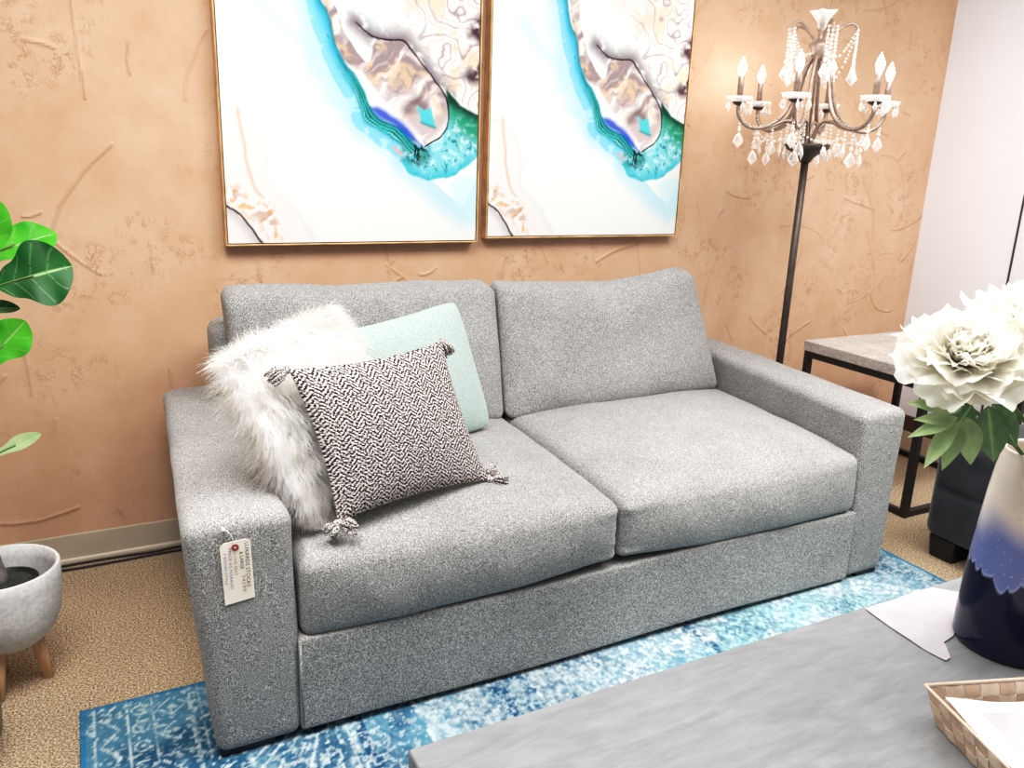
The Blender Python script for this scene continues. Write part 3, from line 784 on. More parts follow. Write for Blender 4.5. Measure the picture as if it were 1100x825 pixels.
def _sm(p, closed):
    q = [V((a, b, 0)) for a, b in p]
    if closed: q = [q[-1]] + q + q[:2]
    r_ = catmull(q, 5); r_ = r_[5:-5] if closed else r_
    return [(v.x, v.y) for v in r_]
for _n in ('wash', 'bandL', 'bandR', 'strand', 'outline', 'greenTop', 'veinL', 'dark'): globals()['P_' + _n] = _sm(globals()['P_' + _n], False)
for _n in ('cobalt', 'hole', 'body', 'haze', 'tail'): globals()['P_' + _n] = _sm(globals()['P_' + _n], True)
def paint_colors(nx, ny):
    gx, gz = np.meshgrid(np.linspace(0, PW, nx), np.linspace(0, PH, ny))
    w1 = fbm(gx * 9, gz * 9, 3, 4) - .5; w2 = fbm(gx * 9, gz * 9, 21, 4) - .5
    x = gx + w1 * .030; z = gz + w2 * .030
    xf_ = gx + w1 * .11; zf = gz + w2 * .11
    n = fbm(gx * 30, gz * 30, 7, 4); n2 = fbm(gx * 12, gz * 12, 13, 4)
    c = np.zeros(gx.shape + (3,)) + np.array(srgb(238, 240, 238))
    # haze, veins and peach flecks in the lower left
    dh = dpoly(x, z, P_haze); c = lay(c, srgb(238, 234, 232), smooth(.02, -.05, dh) * .9)
    c = lay(c, srgb(222, 216, 216), np.exp(-(np.abs(dh + .01) / .012) ** 2) * .35)
    c = lay(c, srgb(224, 190, 164), np.exp(-(dline(x, z, P_veinL) / .006) ** 2) * .75)
    dp = dline(xf_, zf, P_peach); c = lay(c, srgb(232, 188, 142), smooth(.060, .0, dp) * smooth(.48, .60, fbm(xf_ * 60, zf * 60, 73, 4)) * .95)
    c = lay(c, srgb(196, 140, 104), smooth(.05, .0, dp) * smooth(.58, .66, n) * .6)
    dk = dline(x, z, P_dark); sd = (gz < .137 - gx * 1.1)
    c = lay(c, srgb(200, 192, 196), np.where(sd, smooth(.045, 0, dk) * .85, 0)); c = lay(c, srgb(58, 38, 44), smooth(.006, .001, dk))
    # pale marble at the upper right
    dm = dpoly(x, z, P_marble); inm = smooth(.006, -.006, dm)
    ring = np.sin((xf_ * 1.3 + zf * 1.2 + fbm(gx * 6, gz * 6, 90, 3) * 1.1) * 42)
    mcol = np.zeros(gx.shape + (3,)) + np.array(srgb(244, 238, 236))
    mcol = lay(mcol, srgb(238, 216, 190), smooth(.46, .70, n2) * smooth(.52, .78, gx + .25 * (gz - .7)) * .85)
    mcol = lay(mcol, srgb(214, 202, 204), smooth(.55, .95, ring) * .6 * smooth(.50, .75, gx))
    mcol = lay(mcol, srgb(160, 140, 148), smooth(.95, 1.0, ring) * .75 * smooth(.55, .75, gx)); mcol = lay(mcol, srgb(226, 186, 150), smooth(-.93, -1.0, ring) * .6 * smooth(.55, .75, gx))
    mcol = lay(mcol, srgb(226, 238, 240), smooth(.17, .03, np.abs(dm)) * smooth(.8, .55, gx) * .6)
    df = np.minimum(dline(xf_, zf, P_feather), dline(xf_, zf, P_feather2))
    mcol = lay(mcol, srgb(96, 74, 82), smooth(.055, .005, df) * smooth(.35, .6, n + .1))
    c = c * (1 - inm[..., None]) + mcol * inm[..., None]
    # pale wash left of the blue river
    dl = dline(x, z, P_wash); left = dpoly(x, z, P_bandL + [(.9, .1), (1.5, 1.3)])
    c = lay(c, srgb(198, 232, 240), np.exp(-(dl / .030) ** 2) * .55 * smooth(.35, .65, n2 + .15))
    wash = smooth(.09, .0, left) * (left > -.02) * smooth(.02, .10, dpoly(x, z, [(0, 0), (.55, 0), (.60, .33), (.42, .40), (.30, .52), (.1, .75), (0, .8)]) + .06)
    c = lay(c, srgb(172, 222, 238), wash * .65)
    # river of blue
    band = P_bandL + list(reversed(P_bandR)); db = dpoly(x, z, band); ib = smooth(.005, -.005, db)
    dr = dline(x, z, P_bandR); dL = dline(x, z, P_bandL); t = dL / (dL + dr + 1e-6)
    bc = np.zeros(gx.shape + (3,)) + np.array(srgb(148, 214, 236))
    bc = lay(bc, srgb(104, 194, 224), smooth(.3, .7, t)); bc = lay(bc, srgb(40, 158, 172), smooth(.6, .95, t) * .9)
    tt = t + (n2 - .5) * .16 + .035 * np.sin(gz * 26 + gx * 9); low = smooth(.66, .50, gz)
    bc = lay(bc, srgb(60, 178, 176), smooth(.40, .55, tt) * low * .8)
    for k_, (tc, wd_, cc, am) in enumerate(((.42, .012, (36, 150, 176), .7), (.50, .020, (18, 120, 118), .95), (.565, .012, (176, 228, 222), .9), (.62, .022, (8, 84, 80), .95), (.69, .014, (120, 206, 200), .85), (.745, .024, (6, 62, 60), .95),
                                           (.81, .014, (64, 176, 160), .9), (.865, .024, (10, 86, 70), .9), (.93, .02, (30, 140, 150), .8), (.25, .014, (158, 222, 238), .6), (.33, .012, (84, 186, 224), .6))):
        bc = lay(bc, srgb(*cc), np.exp(-((tt - tc) / wd_) ** 2) * am * (low if k_ < 9 else 1) * smooth(.24, .46, n + .08))
    bc = lay(bc, srgb(20, 92, 140), smooth(.90, 1.0, t) * smooth(.54, .64, gz) * .55)
    bc = lay(bc, srgb(206, 238, 244), smooth(.56, .66, n) * smooth(.7, .2, t) * .5)
    c = c * (1 - ib[..., None]) + bc * ib[..., None]
    c = lay(c, srgb(10, 60, 80), np.exp(-(dline(x, z, P_strand) / .0032) ** 2) * .5 * smooth(.42, .55, n))
    # mauve swirl
    ist = smooth(.004, -.004, dpoly(x, z, P_strip)); ibd = smooth(.004, -.004, dpoly(x, z, P_body))
    sw = fbm((xf_ * .8 + zf * .6) * 9, (zf * .8 - xf_ * .6) * 30, 41, 5)
    mc = np.zeros(gx.shape + (3,)) + np.array(srgb(206, 192, 192))
    mc = lay(mc, srgb(166, 150, 152), smooth(.47, .62, sw) * smooth(.42, .56, gz)); mc = lay(mc, srgb(238, 230, 226), smooth(.48, .34, sw))
    mc = lay(mc, srgb(236, 206, 172), smooth(.50, .74, fbm(xf_ * 26, zf * 26, 52, 5)) * .7)
    mc = lay(mc, srgb(246, 242, 240), smooth(.035, .0, np.abs(dpoly(x, z, P_body))) * smooth(.50, .40, gz) * .9)
    both = np.maximum(ist, ibd); c = c * (1 - both[..., None]) + mc * both[..., None]
    c = lay(c, srgb(98, 78, 82), np.exp(-(dline(x, z, P_strip[6:] + P_strip[:1]) / .006) ** 2) * .5 * smooth(.3, .6, n))
    c = lay(c, srgb(252, 252, 252), smooth(.003, -.003, dpoly(x, z, P_hole)))
    # shore gap between river and swirl
    c = lay(c, srgb(250, 250, 250), np.exp(-(dline(x, z, [(.474, .600), (.535, .525), (.575, .490)]) / .011) ** 2))
    # eye
    c = lay(c, srgb(120, 104, 104), smooth(.04, .0, dline(x, z, P_triL)) * .75)
    c = lay(c, srgb(110, 206, 214), smooth(.004, -.004, dpoly(x, z, P_tri))); c = lay(c, srgb(30, 140, 140), np.exp(-(dline(x, z, [(.708, .433), (.763, .419)]) / .005) ** 2) * .7)
    # grey smoke and dark outline on the swirl's outer rim
    do = dline(x, z, P_outline); outside = dpoly(x, z, P_body) > 0
    c = lay(c, srgb(150, 140, 146), np.where(outside, smooth(.065, .0, do), smooth(.02, 0, do) * .3) * smooth(.48, .56, gz) * smooth(.30, .60, n + .12))
    # green pool
    dg = dpoly(x, z, P_green); ig = smooth(.005, -.005, dg)
    gc = np.zeros(gx.shape + (3,)) + np.array(srgb(146, 216, 224))
    top = smooth(.13, .0, dline(x, z, P_greenTop)); rt = smooth(.80, .95, gx)
    gc = lay(gc, srgb(34, 150, 112), np.clip(top * 1.1 + rt * .55 * smooth(.30, .42, gz), 0, 1) * .9); gc = lay(gc, srgb(6, 66, 54), smooth(.045, .0, dline(x, z, P_greenTop)) * .9)
    gc = lay(gc, srgb(206, 238, 242), smooth(.50, .66, fbm(xf_ * 55, zf * 55, 72, 4)) * (1 - top) * .8); gc = lay(gc, srgb(30, 120, 140), smooth(.70, .76, fbm(xf_ * 95, zf * 95, 77, 2)) * (1 - top) * .8)
    gc = lay(gc, srgb(66, 190, 208), smooth(.05, .0, np.abs(dg)) * smooth(.40, .30, gz) * .8)
    c = c * (1 - ig[..., None]) + gc * ig[..., None]
    c = lay(c, srgb(40, 86, 204), smooth(.008, -.012, dpoly(x, z, P_cobalt)) * .9)
    # dark knot where the strands meet
    kn = smooth(.085, .01, np.hypot((x - .690), (z - .325) * 1.35)); kf = fbm((xf_ + zf) * 46, (zf - xf_) * 15, 61, 3); c = lay(c, srgb(4, 46, 50), np.clip(kn * 1.3, 0, 1) * smooth(.44, .54, kf)); c = lay(c, srgb(112, 204, 196), kn * smooth(.60, .66, kf) * .7)
    c = lay(c, srgb(236, 160, 120), np.exp(-(dline(x, z, [(.60, .345), (.632, .318)]) / .004) ** 2) * .8)
    c = lay(c, srgb(24, 16, 22), smooth(.0046, .0012, do) * smooth(.42, .55, .62 - np.abs(gz - .50) * .2 + n * .2) * smooth(.66, .60, np.abs(gz - .5) * 2 + .1))
    # pale tail
    c = lay(c, srgb(206, 236, 240), smooth(.01, -.02, dpoly(x, z, P_tail)) * .7)
    return gx, gz, np.clip(c, 0, 1) ** 1.12 * .97
def painting(x0, z0, label, first=None):
    yf = WY - .045
    t = thing('framed_painting', label, 'painting', (x0, WY, z0), 'abstract canvases on the copper wall')
    if first is None:
        nx, ny = 300, 386; gx, gz, c = paint_colors(nx, ny)
        vs = np.stack([gx.ravel() + x0, np.full(gx.size, yf), gz.ravel() + z0], 1)
        o = obj('canvas', (vs, grid_faces(nx, ny)), M['canvas'], t); color_attr(o, c)
        e = .0055
        fr = join(box(x0 - e - .004, x0 - .004, yf - .004, WY - .004, z0 - e - .004, z0 + PH + e, .0012), box(x0 + PW + .004, x0 + PW + e + .004, yf - .004, WY - .004, z0 - e - .004, z0 + PH + e, .0012),
                  box(x0 - .004, x0 + PW + .004, yf - .004, WY - .004, z0 - e - .004, z0 - .004, .0012), box(x0 - .004, x0 + PW + .004, yf - .004, WY - .004, z0 + PH, z0 + PH + e, .0012))
        f = obj('frame', fr, M['gold'], t, smooth=False)
        b = obj('backing', box(x0 - .004, x0 + PW + .004, yf + .0005, WY - .004, z0 - .004, z0 + PH, 0), M['frame_in'], t, smooth=False)
        return [o, f, b]
    for s in first:
        q = s.copy(); COL.objects.link(q); q.parent = t
pr = painting(.447, 1.124, 'large abstract canvas of teal and mauve swirls, the one nearer the leafy plant')
painting(1.449, 1.138, 'large abstract canvas of teal and mauve swirls, the one beside the crystal floor lamp', pr)

# ================================================================== CHANDELIER FLOOR LAMP
LX, LY = 2.705, 2.57
lamp = thing('floor_lamp', 'dark bronze floor lamp topped with a lit crystal chandelier behind the sofa arm', 'lamp', (LX, LY, 0))
def L(r, a, z): return (LX + r * math.cos(a), LY + r * math.sin(a), z)
obj('base', lathe([(.150, .0005), (.150, .012), (.13, .022), (.06, .034), (.03, .05), (.018, .08), (.0001, .081)], (LX, LY, 0), 40), M['iron'], lamp)
obj('pole', lathe([(.0155, .05), (.0155, .9), (.0165, .905), (.0165, .925), (.0155, .93), (.0155, 1.49), (.0001, 1.491)], (LX, LY, 0), 20), M['iron'], lamp)
obj('cup', lathe([(.0001, 1.468), (.020, 1.47), (.034, 1.492), (.060, 1.512), (.088, 1.526), (.092, 1.540), (.088, 1.546), (.05, 1.540), (.0001, 1.538)], (LX, LY, 0), 36), M['iron'], lamp)
obj('central_rod', lathe([(.0055, 1.53), (.0055, 2.02), (.0001, 2.021)], (LX, LY, 0), 10), M['arm_iron'], lamp)
obj('hub', lathe([(.0001, 1.862), (.016, 1.865), (.030, 1.885), (.042, 1.915), (.044, 1.930), (.030, 1.936), (.012, 1.95), (.012, 1.975), (.020, 1.985), (.0001, 1.992)], (LX, LY, 0), 24), M['arm_iron'], lamp)
obj('finial', lathe([(.0001, 1.985), (.014, 1.99), (.020, 2.01), (.034, 2.035), (.044, 2.055), (.040, 2.055), (.028, 2.034), (.010, 2.01), (.008, 2.05), (.0001, 2.062)], (LX, LY, 0), 10, lambda a, i: (.30 if i in (4, 5) else .16) * math.cos(5 * a) if 3 <= i <= 6 else 0), M['glass'], lamp)
# lamp frame is turned so the candles stand at these bearings
view = math.atan2(LY, LX); rx, ry = .8848, -.4660   # unit vector that reads left-to-right from the sofa side
base_ang = math.atan2(-.7243, .6895)
angs = [base_ang + math.radians(d) for d in (18, 78, 138, 198, 258, 318)]
RA = .300
ME = {}
ME['candle'] = mesh_of('candle_sleeve', lathe([(.0001, 0), (.0125, .001), (.0125, .095), (.010, .098), (.0001, .098)], (0, 0, 0), 14), M['arm_iron'])
ME['bulb'] = mesh_of('bulb', lathe([(.0001, 0), (.008, .002), (.015, .018), (.017, .030), (.013, .046), (.006, .060), (.002, .070), (.0001, .074)], (0, 0, 0), 12), M['bulb'])
ME['pan'] = mesh_of('drip_pan', lathe([(.0001, 0), (.02, .001), (.042, .008), (.052, .020), (.049, .021), (.038, .012), (.0001, .006)], (0, 0, 0), 30, lambda a, i: .07 * math.cos(10 * a) if 2 <= i <= 5 else 0), M['glass'])
def kite(h, w, t):
    rings = [(0, 0), (.10, .18), (.30, .62), (.62, 1.0), (1, 0)]; vs = []; fs = []; seg = 8
    for f, k in rings:
        for s in range(seg):
            a = 2 * PI * s / seg; vs.append((w / 2 * max(k, .01) * math.cos(a), t / 2 * max(k, .01) * math.sin(a) * (1.0 if s % 2 == 0 else .75), -h * f))
    for i in range(len(rings) - 1):
        for s in range(seg): fs.append((i * seg + s, (i + 1) * seg + s, (i + 1) * seg + (s + 1) % seg, i * seg + (s + 1) % seg))
    fs.append(tuple(range(seg))); fs.append(tuple(reversed(range((len(rings) - 1) * seg, len(rings) * seg))))
    return vs, fs
def drop(h, w, t, bead): return join(ball((0, 0, -bead), bead, 8, 6), xf(kite(h, w, t), Matrix.Translation((0, 0, -2 * bead))))
ME['drop'] = mesh_of('crystal_drop', drop(.066, .044, .018, .0075), M['glass'], False)
ME['small'] = mesh_of('crystal_drop', drop(.042, .026, .013, .0060), M['glass'], False)
def beads(pts, step=.0125, r=.0052):
    parts = []; P = catmull(pts, 8); acc = 0; last = P[0]; parts.append(ball(tuple(last), r, 6, 4))
    for p in P[1:]:
        acc += (p - last).length; last = p
        if acc >= step: acc = 0; parts.append(ball(tuple(p), r, 6, 4))
    return join(*parts)
ztop = 1.698
for k, a in enumerate(angs):
    pr_ = [(RA, ztop - .002), (.298, 1.655), (.272, 1.618), (.225, 1.600), (.165, 1.614), (.115, 1.655), (.085, 1.715), (.070, 1.780), (.048, 1.845), (.020, 1.885)]
    am = obj('arm', tube(catmull([L(r, a, z) for r, z in pr_], 5), [.0085] * 46, 8), M['arm_iron'], lamp)
    obj('brace', tube(catmull([L(r, a, z) for r, z in ((.020, 1.535), (.030, 1.590), (.062, 1.628), (.108, 1.632), (.150, 1.612), (.182, 1.604))], 5), .0068, 8), M['arm_iron'], lamp)
    obj('cup_ring', lathe([(.0001, ztop - .012), (.014, ztop - .010), (.026, ztop - .002), (.026, ztop + .002), (.0001, ztop + .003)], L(RA, a, 0), 16), M['iron'], am)
    T = Matrix.Translation
    inst(ME['pan'], 'drip_pan', am, T(L(RA, a, ztop + .002)))
    inst(ME['candle'], 'candle_sleeve', am, T(L(RA, a, ztop + .006)))
    inst(ME['bulb'], 'bulb', am, T(L(RA, a, ztop + .103)), 'glowing flame-shaped bulb')
    R_ = lambda t: Matrix.Rotation(t, 4, 'Z')
    # pendants round the drip pan, at the arm's lowest point and on the brace
    for j in range(5):
        b = a + .4 + j * 2 * PI / 5; c = V(L(RA, a, ztop + .016)) + V((.050 * math.cos(b), .050 * math.sin(b), 0))
        inst(ME['small'], 'crystal_drop', lamp, T(c) @ R_(b + .6 * j))
    for r, z, ln in ((.222, 1.592, .060), (.288, 1.640, .040), (.150, 1.606, .034), (.09, 1.632, .075)):
        p = V(L(r, a, z)); obj('bead_string', beads([p, p - V((0, 0, ln * .5)), p - V((0, 0, ln))], .0115, .0055), M['glass'], lamp)
        inst(ME['drop'], 'crystal_drop', lamp, T(p - V((0, 0, ln))) @ R_(base_ang + .25 * k + r * 9))
    # swag to the next arm
    a2 = angs[(k + 1) % 6]; p, q = V(L(.225, a, 1.594)), V(L(.225, a2, 1.594)); m_ = (p + q) / 2 - V((0, 0, .045))
    obj('bead_string', beads([p, p.lerp(m_, .55) - V((0, 0, .012)), m_, q.lerp(m_, .55) - V((0, 0, .012)), q], .0125, .0048), M['glass'], lamp)
    inst(ME['small'], 'crystal_drop', lamp, T(m_) @ R_(base_ang + k))
    # beads running along the arm
    obj('bead_string', beads([V(L(r, a + .03, z + .006)) for r, z in pr_[1:7]], .0135, .0044), M['glass'], lamp)
# upper tier of short curled arms with strands of beads
for k in range(5):
    a = base_ang + math.radians(0 + 72 * k)
    ua = obj('upper_arm', tube(catmull([L(r, a, z) for r, z in ((.020, 1.930), (.045, 1.965), (.080, 1.995), (.110, 2.005), (.130, 1.995), (.136, 1.980))], 4), .0060, 8), M['arm_iron'], lamp)
    p = V(L(.136, a, 1.978))
    for j, (dx, ln) in enumerate(((0, .125), (.016, .10), (-.018, .115))):
        s = p + V((-math.sin(a) * dx, math.cos(a) * dx, 0)); obj('bead_string', beads([s, s - V((0, 0, ln * .5)), s - V((0, 0, ln))], .0120, .0056), M['glass'], lamp)
        inst(ME['drop'], 'crystal_drop', lamp, Matrix.Translation(s - V((0, 0, ln))) @ Matrix.Rotation(base_ang + .4 * k + j, 4, 'Z'))
    q = V(L(.030, a + .6, 1.90)); obj('bead_string', beads([p, p.lerp(q, .5) - V((0, 0, .05)), q], .0125, .0052), M['glass'], lamp)
    q2 = V(L(.070, a, 1.79)); obj('bead_string', beads([p, p.lerp(q2, .5) + V((0, 0, -.02)), q2], .013, .0048), M['glass'], lamp)

# ================================================================== END TABLE
et = thing('end_table', 'square end table with grey concrete top on black metal frame beside the sofa arm', 'table', (3.41, 2.41, 0))
ex0, ex1, ey0, ey1 = 3.040, 3.775, 2.072, 2.748
obj('tabletop', box(ex0, ex1, ey0, ey1, .600, .650, .004), M['concrete'], et, smooth=False)
w = .030
for x in (ex0 + .004, ex1 - .004 - w):
    for y in (ey0 + .004, ey1 - .004 - w): obj('leg', box(x, x + w, y, y + w, .0005, .570, .002), M['frame_black'], et, smooth=False)
for y in (ey0 + .004, ey1 - .004 - w):
    obj('top_rail', box(ex0 + .004, ex1 - .004, y, y + w, .5702, .5998, .002), M['frame_black'], et, smooth=False)
    obj('bottom_rail', box(ex0 + .035, ex1 - .035, y + .001, y + w - .001, .0008, .028, .002), M['frame_black'], et, smooth=False)
for x in (ex0 + .004, ex1 - .004 - w):
    obj('top_rail', box(x, x + w, ey0 + .035, ey1 - .035, .5702, .5998, .002), M['frame_black'], et, smooth=False)
    obj('bottom_rail', box(x + .001, x + w - .001, ey0 + .035, ey1 - .035, .0008, .028, .002), M['frame_black'], et, smooth=False)
cd = obj('card', xf(box(-.075, .075, -.055, .055, 0, .009, .002), Matrix.Translation((3.635, 2.635, .6502)) @ Matrix.Rotation(.15, 4, 'Z')), M['white'], loc=(3.635, 2.635, .65), smooth=False)
tag(cd, 'small white card lying on the concrete top of the end table', 'card')

# ================================================================== TUFTED OTTOMAN
ot = thing('tufted_ottoman', 'dark charcoal velvet tufted ottoman on black block feet beside the blue vase', 'ottoman', (3.15, 1.5, 0))
ox0, ox1, oy0, oy1, oz0, oz1 = 2.815, 3.50, 1.150, 1.842, .085, .485
vf = rbox(ox1 - ox0, oy1 - oy0, oz1 - oz0, .045, (40, 40, 26), 4); out = []
for x, y, z in vf[0]:
    hx, hy, hz = (ox1 - ox0) / 2, (oy1 - oy0) / 2, (oz1 - oz0) / 2
    def groove(a, b, pa, pb):
        da = min(abs(a - g) for g in pa); dbb = min(abs(b - g) for g in pb)
        g = .018 * math.exp(-(da / .016) ** 2) + .018 * math.exp(-(dbb / .016) ** 2) * .8
        g += .02 * math.exp(-((da ** 2 + dbb ** 2) / .024 ** 2)); return g - .010 * math.cos(a * 2 * PI / .34) * 0
    gy, gz_ = (-.03 + .0,), (.0,)
    if abs(abs(x) - hx) < .001: x -= math.copysign(groove(y, z, (-.0 - .01, ), (0.01,)), x)
    elif abs(abs(y) - hy) < .001: y -= math.copysign(groove(x, z, (0.,), (0.01,)), y)
    elif abs(z - hz) < .001: z -= groove(x, y, (-.17, .17), (-.17, .17))
    out.append((x + (ox0 + ox1) / 2, y + (oy0 + oy1) / 2, z + (oz0 + oz1) / 2))
obj('body', (out, vf[1]), M['velvet'], ot)
obj('button', ball((ox0 + .036, 1.486, .295), .013, 12, 8), M['velvet'], ot)
for x in (ox0 + .018, ox1 - .150):
    for y in (oy0 + .03, oy1 - .135):
        vf = box(x, x + .13, y, y + .11, .0005, .092, .006); cxx, cyy = x + .065, y + .055
        obj('foot', ([(cxx + (p[0] - cxx) * (.86 + .14 * p[2] / .09), cyy + (p[1] - cyy) * (.86 + .14 * p[2] / .09), p[2]) for p in vf[0]], vf[1]), M['black'], ot, smooth=False)

# ================================================================== COFFEE TABLE
ct = thing('coffee_table', 'low coffee table with a slate grey stone-look top in front of the sofa', 'table', (1.2, .7, 0))
tx0, tx1, ty0, ty1 = .418, 1.975, .26, 1.130
obj('tabletop', box(tx0, tx1, ty0, ty1, .410, .450, .006, 3), M['table'], ct, smooth=False)
obj('apron', box(tx0 + .05, tx1 - .05, ty0 + .05, ty1 - .05, .340, .4098, .004), M['frame_black'], ct, smooth=False)
for x in (tx0 + .05, tx1 - .11):
    for y in (ty0 + .05, ty1 - .11): obj('leg', box(x, x + .06, y, y + .06, FZ, .3398, .004), M['frame_black'], ct, smooth=False)
TZ = .4502
# thin pale patch with an uneven outline on the tabletop
outl = [(1.552, 1.119), (1.803, 1.121), (1.850, 1.060), (1.70, .975), (1.640, .930), (1.612, .965), (1.560, .905), (1.530, .905), (1.545, .99), (1.535, 1.05)]
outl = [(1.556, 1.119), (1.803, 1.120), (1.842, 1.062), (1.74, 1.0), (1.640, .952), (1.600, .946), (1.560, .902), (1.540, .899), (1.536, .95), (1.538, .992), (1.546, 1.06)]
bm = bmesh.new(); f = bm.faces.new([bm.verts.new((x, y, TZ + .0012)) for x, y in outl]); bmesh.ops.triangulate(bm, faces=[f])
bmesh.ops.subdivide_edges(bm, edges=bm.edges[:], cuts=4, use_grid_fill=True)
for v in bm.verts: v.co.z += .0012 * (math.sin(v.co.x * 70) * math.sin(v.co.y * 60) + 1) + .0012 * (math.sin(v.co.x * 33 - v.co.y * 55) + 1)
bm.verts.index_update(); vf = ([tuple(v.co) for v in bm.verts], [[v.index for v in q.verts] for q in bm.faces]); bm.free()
o = obj('tabletop_patch', vf, M['sheet'], loc=(1.65, 1.0, TZ)); tag(o, 'pale crinkled patch on the coffee table corner behind the blue vase', 'sheet')

# ================================================================== VASE
VX, VY = 1.735, .890
def vase():
    prof = [(.094, 0), (.104, .003), (.108, .012), (.1085, .05), (.107, .12), (.1035, .20), (.099, .28), (.094, .35), (.089, .40), (.084, .428), (.081, .442), (.081, .450), (.0775, .452), (.074, .448), (.074, .43), (.076, .38), (.078, .30)]
    P = []
    for (r0, z0), (r1, z1) in zip(prof[:-1], prof[1:]):
        k = max(1, int(math.hypot(r1 - r0, z1 - z0) / .0034))
        for i in range(k): P.append((r0 + (r1 - r0) * i / k, z0 + (z1 - z0) * i / k))
    P.append(prof[-1]); seg = 260
    vs, fs = lathe(P, (VX, VY, TZ + .0003), seg)
    navy, peri, cream = np.array(srgb(16, 18, 56)), np.array(srgb(124, 136, 188)), np.array(srgb(246, 234, 222))
    cols = []
    for i, (r, z) in enumerate(P):
        for s in range(seg):
            a = 2 * PI * s / seg; inner = i > len(P) - 45
            rid = .196 - .024 * abs(math.sin(a * 13 + .8 * math.sin(a * 5))) ** .55 * (.75 + .25 * math.sin(a * 11 + 2)) + .012 * math.sin(a * 3 + 1) + .006 * math.sin(a * 7)
            t = smoothf(.245, .345, z + .012 * math.sin(a * 5 + z * 30)); c = peri * (1 - t) + cream * t
            n = float(vnoise(np.array([a * 34.]), np.array([z * 330.]), 5)[0])
            if n > .93 and z < .33: c = c * .5 + np.array(srgb(206, 212, 232)) * .5
            k_ = smoothf(-.0035, .0035, z - rid); hl = math.exp(-((z - rid - .003) / .003) ** 2) * .55
            c = navy * (1 - k_) + c * k_; c = c * (1 - hl) + np.array(srgb(190, 202, 228)) * hl
            if inner: c = cream * .9
            cols.append(c)
    o = obj('vase', (vs, fs), M['vase'], loc=(VX, VY, TZ)); color_attr(o, cols)
    tag(o, 'tall ceramic vase glazed cream, periwinkle and navy with a dripped line, on the coffee table', 'vase')
vase()

# ---------------- leaves
def leaf(base, d, n, Ln, W, shape='lance', fold=.25, droop=.3, nu=6, nv=14, wave=0.0, seed=0):
    """returns vf and the vein mask"""
    base, d, n = V(base), V(d).normalized(), V(n).normalized(); s = d.cross(n).normalized(); n = s.cross(d).normalized()
    vs, fs, vein = [], [], []
    for j in range(nv + 1):
        v = j / nv
        if shape == 'lance': w = math.sin(PI * min(1, v ** .85)) ** .9 * (1 - .25 * v)
        elif shape == 'fig': w = (math.sin(PI * v ** 1.35) ** .62) * (1 - .22 * math.exp(-((v - .32) / .14) ** 2)) if 0 < v < 1 else 0
        else: w = math.sin(PI * v) ** .8
        w = max(w, .012) * W / 2
        p = base + d * (Ln * v) - n * (droop * Ln * v * v) 
        for i in range(-nu, nu + 1):
            u = i / nu; q = p + s * (w * u) + n * (abs(u) * w * fold + wave * w * math.sin(v * 15 + seed + (u > 0) * 1.3) * abs(u))
            vs.append(tuple(q)); m_ = 1.0 if i == 0 else 0.0
            if shape == 'fig' and abs(((v - abs(u) * .20) * 4.5) % 1 - .5) > .472 and .06 < v < .93 and abs(u) < .9: m_ = .30
            if shape != 'fig' and abs(((v - abs(u) * .12) * 9) % 1 - .5) > .44: m_ = max(m_, .16)
            vein.append(m_)
    k = 2 * nu + 1
    return (vs, grid_faces(k, nv + 1)), vein
def add_leaf(name, parent, mat, *a, **k):
    vf, vein = leaf(*a, **k); o = obj(name, vf, mat, parent); color_attr(o, [(m, m, m) for m in vein], 'Vein'); return o

# ---------------- peonies
def bloom(c, axis, R, seed, n=64):
    r = random.Random(seed); axis = V(axis).normalized(); a0 = axis.orthogonal().normalized(); b0 = axis.cross(a0); c = V(c)
    vs, fs = [], []; nu, nv = 7, 8
    for k in range(n):
        f = k / (n - 1); th = k * 2.39996 + r.uniform(-.25, .25)
        op = math.radians(8 + 104 * f ** .9 + r.uniform(-17, 17))          # opening angle from the axis
        Ln = R * (.60 + .44 * f) * r.uniform(.86, 1.12); W = Ln * r.uniform(.95, 1.25) * (.75 + .30 * f)
        rad = a0 * math.cos(th) + b0 * math.sin(th); sid = axis.cross(rad)
        base = c + axis * (R * (.10 - .22 * f)) + rad * (R * .10 * f)
        off = len(vs); ph = r.random() * 6; ph2 = r.random() * 6; cup = r.uniform(.35, .75); curl = r.uniform(-.25, .55)
        for j in range(nv + 1):
            v = j / nv; ang = op * (.55 + .45 * v) + curl * v * v * (.5 + f)
            # integrate direction along the petal
            p = V((0, 0, 0)); st = 6
            for q in range(st):
                t = v * (q + .5) / st; an = op * (.50 + .50 * t) + (curl * .8) * t * t - .35 * (1 - f) * t
                p += (axis * math.cos(an) + rad * math.sin(an)) * (Ln * v / st)
            an = op * (.5 + .5 * v) + curl * v * v; nn = (axis * math.sin(an) - rad * math.cos(an))   # inner side normal
            w = W / 2 * (.28 + .72 * math.sin(min(1, v) * PI * .60) ** .9)
            for i in range(-nu, nu + 1):
                u = i / nu; edge = v ** 2.5
                x = base + p + sid * (w * u * (1 - .10 * u * u)) + nn * (cup * w * u * u * .55) 
                x += nn * (edge * .085 * Ln * (math.sin(u * 5.5 + ph) + .6 * math.sin(u * 11 + ph2)))
                x += (axis * math.cos(an) + rad * math.sin(an)) * (edge * Ln * (-.20 * u ** 4 - .06 * u * u + .035 * math.sin(u * 9 + ph2) + .02 * math.sin(u * 17 + ph)))
                vs.append(tuple(x))
        fs += grid_faces(2 * nu + 1, nv + 1, off)
    return vs, fs
